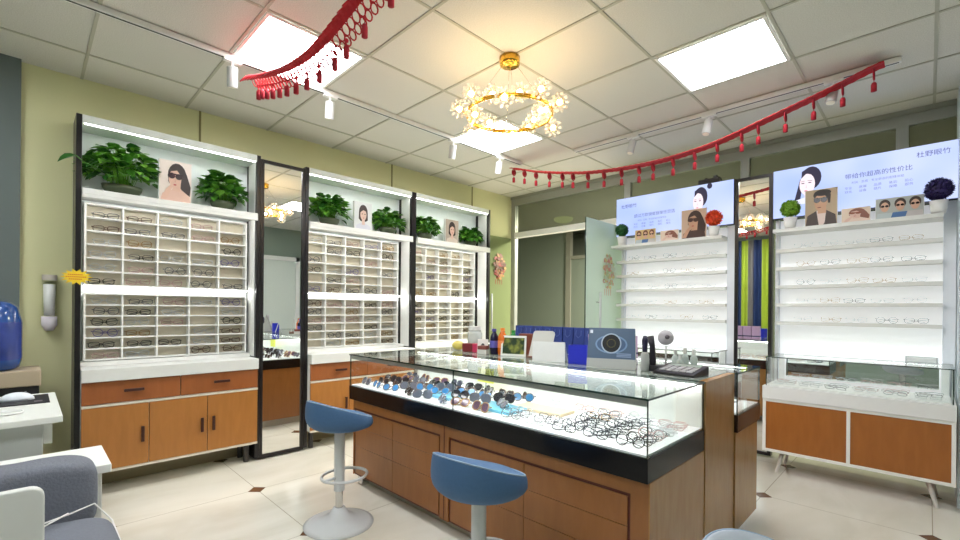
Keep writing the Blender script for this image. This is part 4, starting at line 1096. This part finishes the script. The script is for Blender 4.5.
# ------------------------------------------------------------------ garlands
def garland(label, y, pts, w, tass, drop, disc_r, tl, n, lace, tr):
    xs = [p[0] for p in pts]
    def zat(x):
        for (a, za), (b_, zb_) in zip(pts, pts[1:]):
            if a <= x <= b_: return za+(zb_-za)*(x-a)/(b_-a)
        return pts[0][1] if x < xs[0] else pts[-1][1]
    def zs(x):
        return sum(zat(x+d) for d in (-.09, -.045, 0, .045, .09))/5
    t = thing('red_garland', label, 'garland', ((xs[0]+xs[-1])/2, y, min(p[1] for p in pts)))
    b = B(); vs = []; hw = w/2
    for i in range(n+1):
        x = xs[0]+(xs[-1]-xs[0])*i/n; z = zs(x); pl = .0015*(1 if i % 2 else -1)
        vs += [(x, y-hw, z-.008+pl), (x, y, z+pl), (x, y+hw, z-.008+pl), (x, y-hw, z-.014+pl), (x, y, z-.007-pl), (x, y+hw, z-.014+pl)]
    fs = []
    for i in range(n):
        o = i*6; q = o+6
        for a in (0, 1): fs.append((o+a, o+a+1, q+a+1, q+a))
        for a in (3, 4): fs.append((o+a+1, o+a, q+a, q+a+1))
        fs.append((o+3, o, q, q+3)); fs.append((o+2, o+5, q+5, q+2))
    b.add(vs, fs, RED)
    obj('ribbon', b, t)
    L = xs[-1]-xs[0]
    if lace:
        rr = lace; m = int(L/(rr*1.75))
        for s_ in (-1, 1):
            lc = B()
            for i in range(m):
                for row in range(2 if s_ > 0 else 1):
                    x = xs[0]+L*(i+.5+.5*row)/m; z = zs(x)-.012
                    r2 = rr*(1-.15*row); off = rr*.8+row*rr*1.5
                    ring_ = []
                    for k in range(10):
                        a = 2*PI*k/10; u = off+r2*math.sin(a)
                        ring_.append((x+r2*math.cos(a), y+s_*(hw+u*.6), z-u*.8))
                    lc.tube(ring_, .0036, RED, 4, closed=True)
            obj('lace_edge', lc, t)
    for x in tass:
        yt = y+(hw+(lace*1.6 if lace else 0)) if lace else y
        z = zs(x)-.012-(lace*.9 if lace else 0)
        d = B(); r = disc_r; c = z-drop-r
        for r2 in (r, r*.6): d.tube([(x, yt+r2*math.cos(a), c+r2*math.sin(a)) for a in [2*PI*k/16 for k in range(16)]], .0045, DRED, 5, closed=True)
        for k in range(4):
            a = PI*k/4; d.tube([(x, yt-r*math.cos(a), c-r*math.sin(a)), (x, yt+r*math.cos(a), c+r*math.sin(a))], .0035, DRED, 4)
        d.tube([(x, yt, c+r), (x, yt, z)], .002, DRED, 4)
        p_ = obj('medallion', d, t)
        s2 = B().tube([(x, yt, c-r), (x, yt, c-r-.018)], .0022, DRED, 4)
        z1 = c-r-.016
        s2.lathe([(0, 0), (tr*.7, -.003), (tr, -.014), (tr, -tl), (0, -tl)], (x, yt, z1), DRED, 10)
        obj('tassel', s2, p_)
far = [(-3.05, 2.70), (-2.743, 2.595), (-2.437, 2.521), (-2.16, 2.465), (-1.843, 2.43), (-1.568, 2.42), (-1.41, 2.424), (-1.254, 2.438), (-1.094, 2.458), (-.939, 2.497), (-.838, 2.523), (-.676, 2.565), (-.529, 2.602), (-.384, 2.64), (-.241, 2.69), (-.19, 2.705)]
garland('long red paper garland sagging across the ceiling before the signs', 3.58, far, .095,
        [-3.03, -2.888, -2.742, -2.58, -2.431, -2.316, -2.159, -2.0, -1.837, -1.683, -1.566, -1.408, -1.248, -1.092, -.933, -.832, -.676, -.525, -.38, -.236], .006, .03, .055, 120, 0, .014)
near = [(-2.94, 2.64), (-2.71, 2.56), (-2.34, 2.47), (-2.084, 2.44), (-1.932, 2.45), (-1.79, 2.47), (-1.71, 2.49), (-1.52, 2.53), (-1.1, 2.6)]
garland('near lacy red paper garland crossing the left ceiling light', .955, near, .045,
        [-2.93, -2.87, -2.79, -2.70, -2.60, -2.50, -2.38, -2.25, -2.11, -1.956, -1.848, -1.695, -1.5, -1.35], .0, .006, .058, 120, .024, .0135)

# ------------------------------------------------------------------ chandelier
cx, cy, cz, R = -1.778, 2.054, 2.386, .255
t = thing('chandelier', 'gold ring chandelier with glowing crystal flower bulbs', 'chandelier', (cx, cy, CZ-.06))
obj('ceiling_mount', B().lathe([(0, 0), (.052, 0), (.06, .006), (.062, .05), (0, .05)], (cx, cy, CZ-.0555), GOLD, 32), t)
obj('gold_ring', B().tube([(cx+R*math.cos(a), cy+R*math.sin(a), cz) for a in [2*PI*i/64 for i in range(64)]], .008, GOLD, 10, closed=True).tube([(cx+(R-.0)*math.cos(a), cy+(R)*math.sin(a), cz+.012) for a in [2*PI*i/64 for i in range(64)]], .005, GOLD, 8, closed=True), t)
for k in range(4):
    a = PI/4+k*PI/2
    obj('suspension_wire', B().tube([(cx+.045*math.cos(a), cy+.045*math.sin(a), CZ-.055), (cx+R*math.cos(a), cy+R*math.sin(a), cz+.01)], .0012, CHROME, 4), t)
rnd = random.Random(3)
for k in range(18):
    a = 2*PI*k/18+.1; ro = R+(.045 if k % 2 else -.035); dz = .035 if k % 3 else -.03
    c = Vector((cx+ro*math.cos(a), cy+ro*math.sin(a), cz+dz))
    bb = obj('bulb', B().sph(tuple(c), .0155, BULB, 10).tube([tuple(c), (cx+R*math.cos(a), cy+R*math.sin(a), cz)], .0025, GOLD, 5), t)
    cr = B()
    for i in range(34):
        u = 1-2*(i+.5)/34; az = i*2.39996; q = math.sqrt(1-u*u)
        d = Vector((q*math.cos(az), q*math.sin(az), u)); p0 = c+d*.017; p1 = c+d*.036
        cr.tube([p0, p1], .0009, GOLD, 3)
        s_ = d.orthogonal().normalized()*.0095; w = d.cross(s_)
        cr.add([p1, p1+s_+d*.012, p1+d*.024, p1-s_+d*.012, p1+w+d*.012, p1-w+d*.012], [(0, 1, 2, 3), (0, 4, 2, 5)], CRYST)
    obj('crystal_petals', cr, bb)

# ------------------------------------------------------------------ left foreground furniture
t = thing('white_desk', 'white desk at the left edge holding mouse and black pad', 'desk', (-2.95, -.4, 0))
obj('desk_top', B().box(-3.34, -2.60, -1.0, .115, .722, .75, P(226, 228, 222)), t, .004)
obj('desk_body', B().box(-3.30, -2.66, -.98, .055, 0, .7215, P(190, 194, 190)), t, .003)
obj('end_bracket', B().box(-2.72, -2.69, .056, .085, .62, .7215, P(214, 216, 210)), t)
t = thing('mouse_pad', 'black mouse pad lying on the white desk', 'mouse pad', (-3.14, -.07, .7505))
obj('pad', B().box(-3.27, -2.99, -.24, .085, .7505, .7545, P(24, 22, 30, .6)), t)
obj('white_print', B().box(-3.07, -3.03, .03, .06, .7547, .7549, P(120, 110, 120)).box(-3.04, -3.02, -.14, -.10, .7547, .7549, P(190, 190, 190)), t)
t = thing('computer_mouse', 'white computer mouse on the black pad', 'computer mouse', (-3.13, -.03, .755))
obj('mouse_shell', B().sph((0, 0, 0), .05, P(222, 226, 234, .25), 20, (.75, 1.3, .8)).xf(Matrix.Translation((-3.13, -.03, .755))), t)
me_ = t.children[0].data
for v in me_.vertices: v.co.z = max(v.co.z, 0)
obj('scroll_wheel', B().cyl((-3.13, .0, .792), .004, .004, P(120, 120, 126), 10), t)
cbl = B().tube([(-2.79+.05*math.cos(a)*(1+.1*i), -.065+.06*math.sin(a), .7535+.002*i) for i in range(3) for a in [2*PI*k/16 for k in range(16)]], .0028, P(236, 236, 234), 6)
tag(obj('white_cable', cbl), 'coiled white cable lying on the white desk corner', 'cable')
t = thing('dispenser_box', 'beige-topped black dispenser box under the blue water bottle', 'dispenser', (-3.6, -.25, .0))
obj('lower_body', B().box(-3.72, -3.47, -.55, .055, 0, .775, P(26, 24, 26)), t, .003)
obj('beige_top', B().box(-3.72, -3.46, -.56, .062, .7755, .862, P(176, 160, 136)), t, .006)
t = thing('water_bottle', 'large translucent blue water bottle cropped by the left edge', 'water bottle', (-3.59, -.15, .863))
wb = mat('blue_bottle_plastic', rgb(44, 86, 160), .12, var=.25, scale=6); wb.node_tree.nodes['Principled BSDF'].inputs['Transmission Weight'].default_value = .25
obj('bottle_body', B().lathe([(0, 0), (.10, 0), (.125, .012), (.135, .05), (.135, .13), (.128, .145), (.135, .16), (.135, .27), (.127, .30), (.12, .345), (.09, .375), (0, .385)], (-3.59, -.15, .863), wb, 36), t)
obj('printed_label', B().lathe([(.1352, .06), (.1362, .065), (.1362, .26), (.1352, .265)], (-3.59, -.15, .863), mat('violet_blue_label', rgb(44, 62, 136), .25, var=.55, scale=9), 36), t)

t = thing('sofa', 'grey cushioned seat with white wooden frame at lower left', 'sofa', (-2.0, -.3, 0))
obj('frame_rail', B().box(-2.5, -2.18, -.9, .235, .59, .622, P(232, 234, 230)), t, .004)
obj('frame_leg', B().box(-2.26, -2.215, .175, .21, 0, .589, P(222, 224, 218)), t, .003)
obj('frame_leg', B().box(-2.48, -2.44, .175, .21, 0, .589, P(222, 224, 218)), t, .003)
obj('seat_base', B().box(-2.14, -1.50, -.85, .17, .22, .36, P(222, 224, 218)), t, .004)
obj('seat_base_leg', B().box(-1.56, -1.52, .12, .16, 0, .219, P(222, 224, 218)), t)
obj('seat_base_leg', B().box(-2.12, -2.08, .12, .16, 0, .219, P(222, 224, 218)), t)
def cushion(x0, x1, y0, y1, z0, z1, puff, seams=()):
    b = B(); n = 22
    cx_, cy_, cz_ = (x0+x1)/2, (y0+y1)/2, (z0+z1)/2; hx, hy, hz = (x1-x0)/2, (y1-y0)/2, (z1-z0)/2
    vs = []; 
    def sp(u, v):
        c = lambda w, e: math.copysign(abs(math.cos(w))**e, math.cos(w)); s_ = lambda w, e: math.copysign(abs(math.sin(w))**e, math.sin(w))
        return (c(v, .3)*c(u, .3), c(v, .25)*s_(u, .22), s_(v, .35))
    N, M_ = 48, 24
    for j in range(M_+1):
        v = -PI/2+PI*j/M_
        for i in range(N):
            x, y, z = sp(2*PI*i/N, v)
            wr = .012*math.sin(9*y+3*x)*math.sin(7*x+2*z+1)
            vs.append((cx_+hx*x*(1+wr), cy_+hy*y, cz_+hz*z*(1+2*wr+puff*(1-x*x)*(1-y*y))))
    fs = [(j*N+i, j*N+(i+1) % N, (j+1)*N+(i+1) % N, (j+1)*N+i) for j in range(M_) for i in range(N)]
    b.add(vs, fs, GREYF, True); return b
obj('back_cushion', cushion(-2.165, -1.99, -.6, .182, .46, .695, .04), t)
obj('seat_cushion', cushion(-2.0, -1.48, -.6, .215, .362, .525, .12), t)
cb = B().tube([(-1.93, -.14, .56), (-1.9, 0, .545), (-1.93, .1, .552), (-2.0, .17, .545), (-1.93, .21, .50), (-1.8, .224, .45), (-1.7, .226, .40)], .0028, P(230, 230, 228), 6)
cb.tube([(-1.9, -.12, .535), (-1.86, .0, .54), (-1.93, .1, .556)], .0028, P(230, 230, 228), 6)
tag(obj('charging_cable', cb), 'thin white charging cord draped over the grey seat cushion', 'cord')
ol = [(-.7, .0), (.036, .0)]
for k in range(7): a = PI/2*k/6; ol.append((.036-.028+.028*math.cos(a), .77-.028+.028*math.sin(a)))
ol.append((-.7, .77))
tag(obj('white_side_panel', B().prism(ol, lambda a, b, d: (-1.56+d, a, b), -.014, .014, P(212, 214, 210)), None, .004), 'white upright side panel with rounded corner in the lower left corner', 'side panel')

# curtain behind the camera (seen in the right mirror)
t = thing('striped_curtain', 'full height curtain of lime, grey and navy panels opposite the signs', 'curtain', (-2.3, YF+.08, .03))
cols = [P(176, 196, 60), P(128, 124, 120), P(30, 50, 96), P(176, 196, 60), P(128, 124, 120)]
x = -3.41
for rep in range(5):
    for k, m in enumerate(cols[:3]):
        w = (.12, .09, .15)[k]; N = 20; vs = []; 
        for z in (.03, 2.66):
            for i in range(N+1):
                xx = x+w*i/N; vs.append((xx, YF+.08+.03*math.sin(xx*48), z))
        obj('curtain_panel', B().add(vs, [(i, i+1, N+2+i, N+1+i) for i in range(N)], m, True), t)
        x += w

# ------------------------------------------------------------------ lights
def area(name, loc, size, power, col, rot=(0, 0, 0)):
    l = bpy.data.lights.new(name, 'AREA'); l.shape = 'SQUARE'; l.size = size; l.energy = power; l.color = col
    o = bpy.data.objects.new(name, l); o.location = loc; o.rotation_euler = rot; COL.objects.link(o); return o
area('corridor_light', (-2.5, 6.0, 2.7), .5, 260, (1, .96, .82))
w = bpy.data.worlds.new('world'); sc.world = w; w.use_nodes = True
w.node_tree.nodes['Background'].inputs[0].default_value = (.8, .85, .9, 1); w.node_tree.nodes['Background'].inputs[1].default_value = .15

# ------------------------------------------------------------------ camera
f, yaw, roll = 451., .790, .0088
cyw, syw = math.cos(yaw), math.sin(yaw)
F = Vector((-syw, cyw, 0)); R0 = Vector((cyw, syw, 0)); U0 = Vector((0, 0, 1))
Rv = R0*math.cos(roll)+U0*math.sin(roll); Uv = -R0*math.sin(roll)+U0*math.cos(roll)
cam = bpy.data.cameras.new('camera'); co = bpy.data.objects.new('camera', cam); COL.objects.link(co)
Mx = Matrix((Rv, Uv, -F)).transposed().to_4x4(); Mx.translation = (0, 0, H); co.matrix_world = Mx
cam.sensor_width = 36; cam.lens = f*36/960; cam.shift_x = 7/960; cam.shift_y = 39.2/960; cam.clip_start = .02
sc.camera = co
sc.view_settings.view_transform = 'Standard'; sc.view_settings.look = 'None'; sc.view_settings.exposure = 0.33; sc.view_settings.gamma = 1; sc.view_settings.use_curve_mapping = False
sc.cycles.max_bounces = 10; sc.cycles.transparent_max_bounces = 24; sc.cycles.glossy_bounces = 6; sc.cycles.use_denoising = True
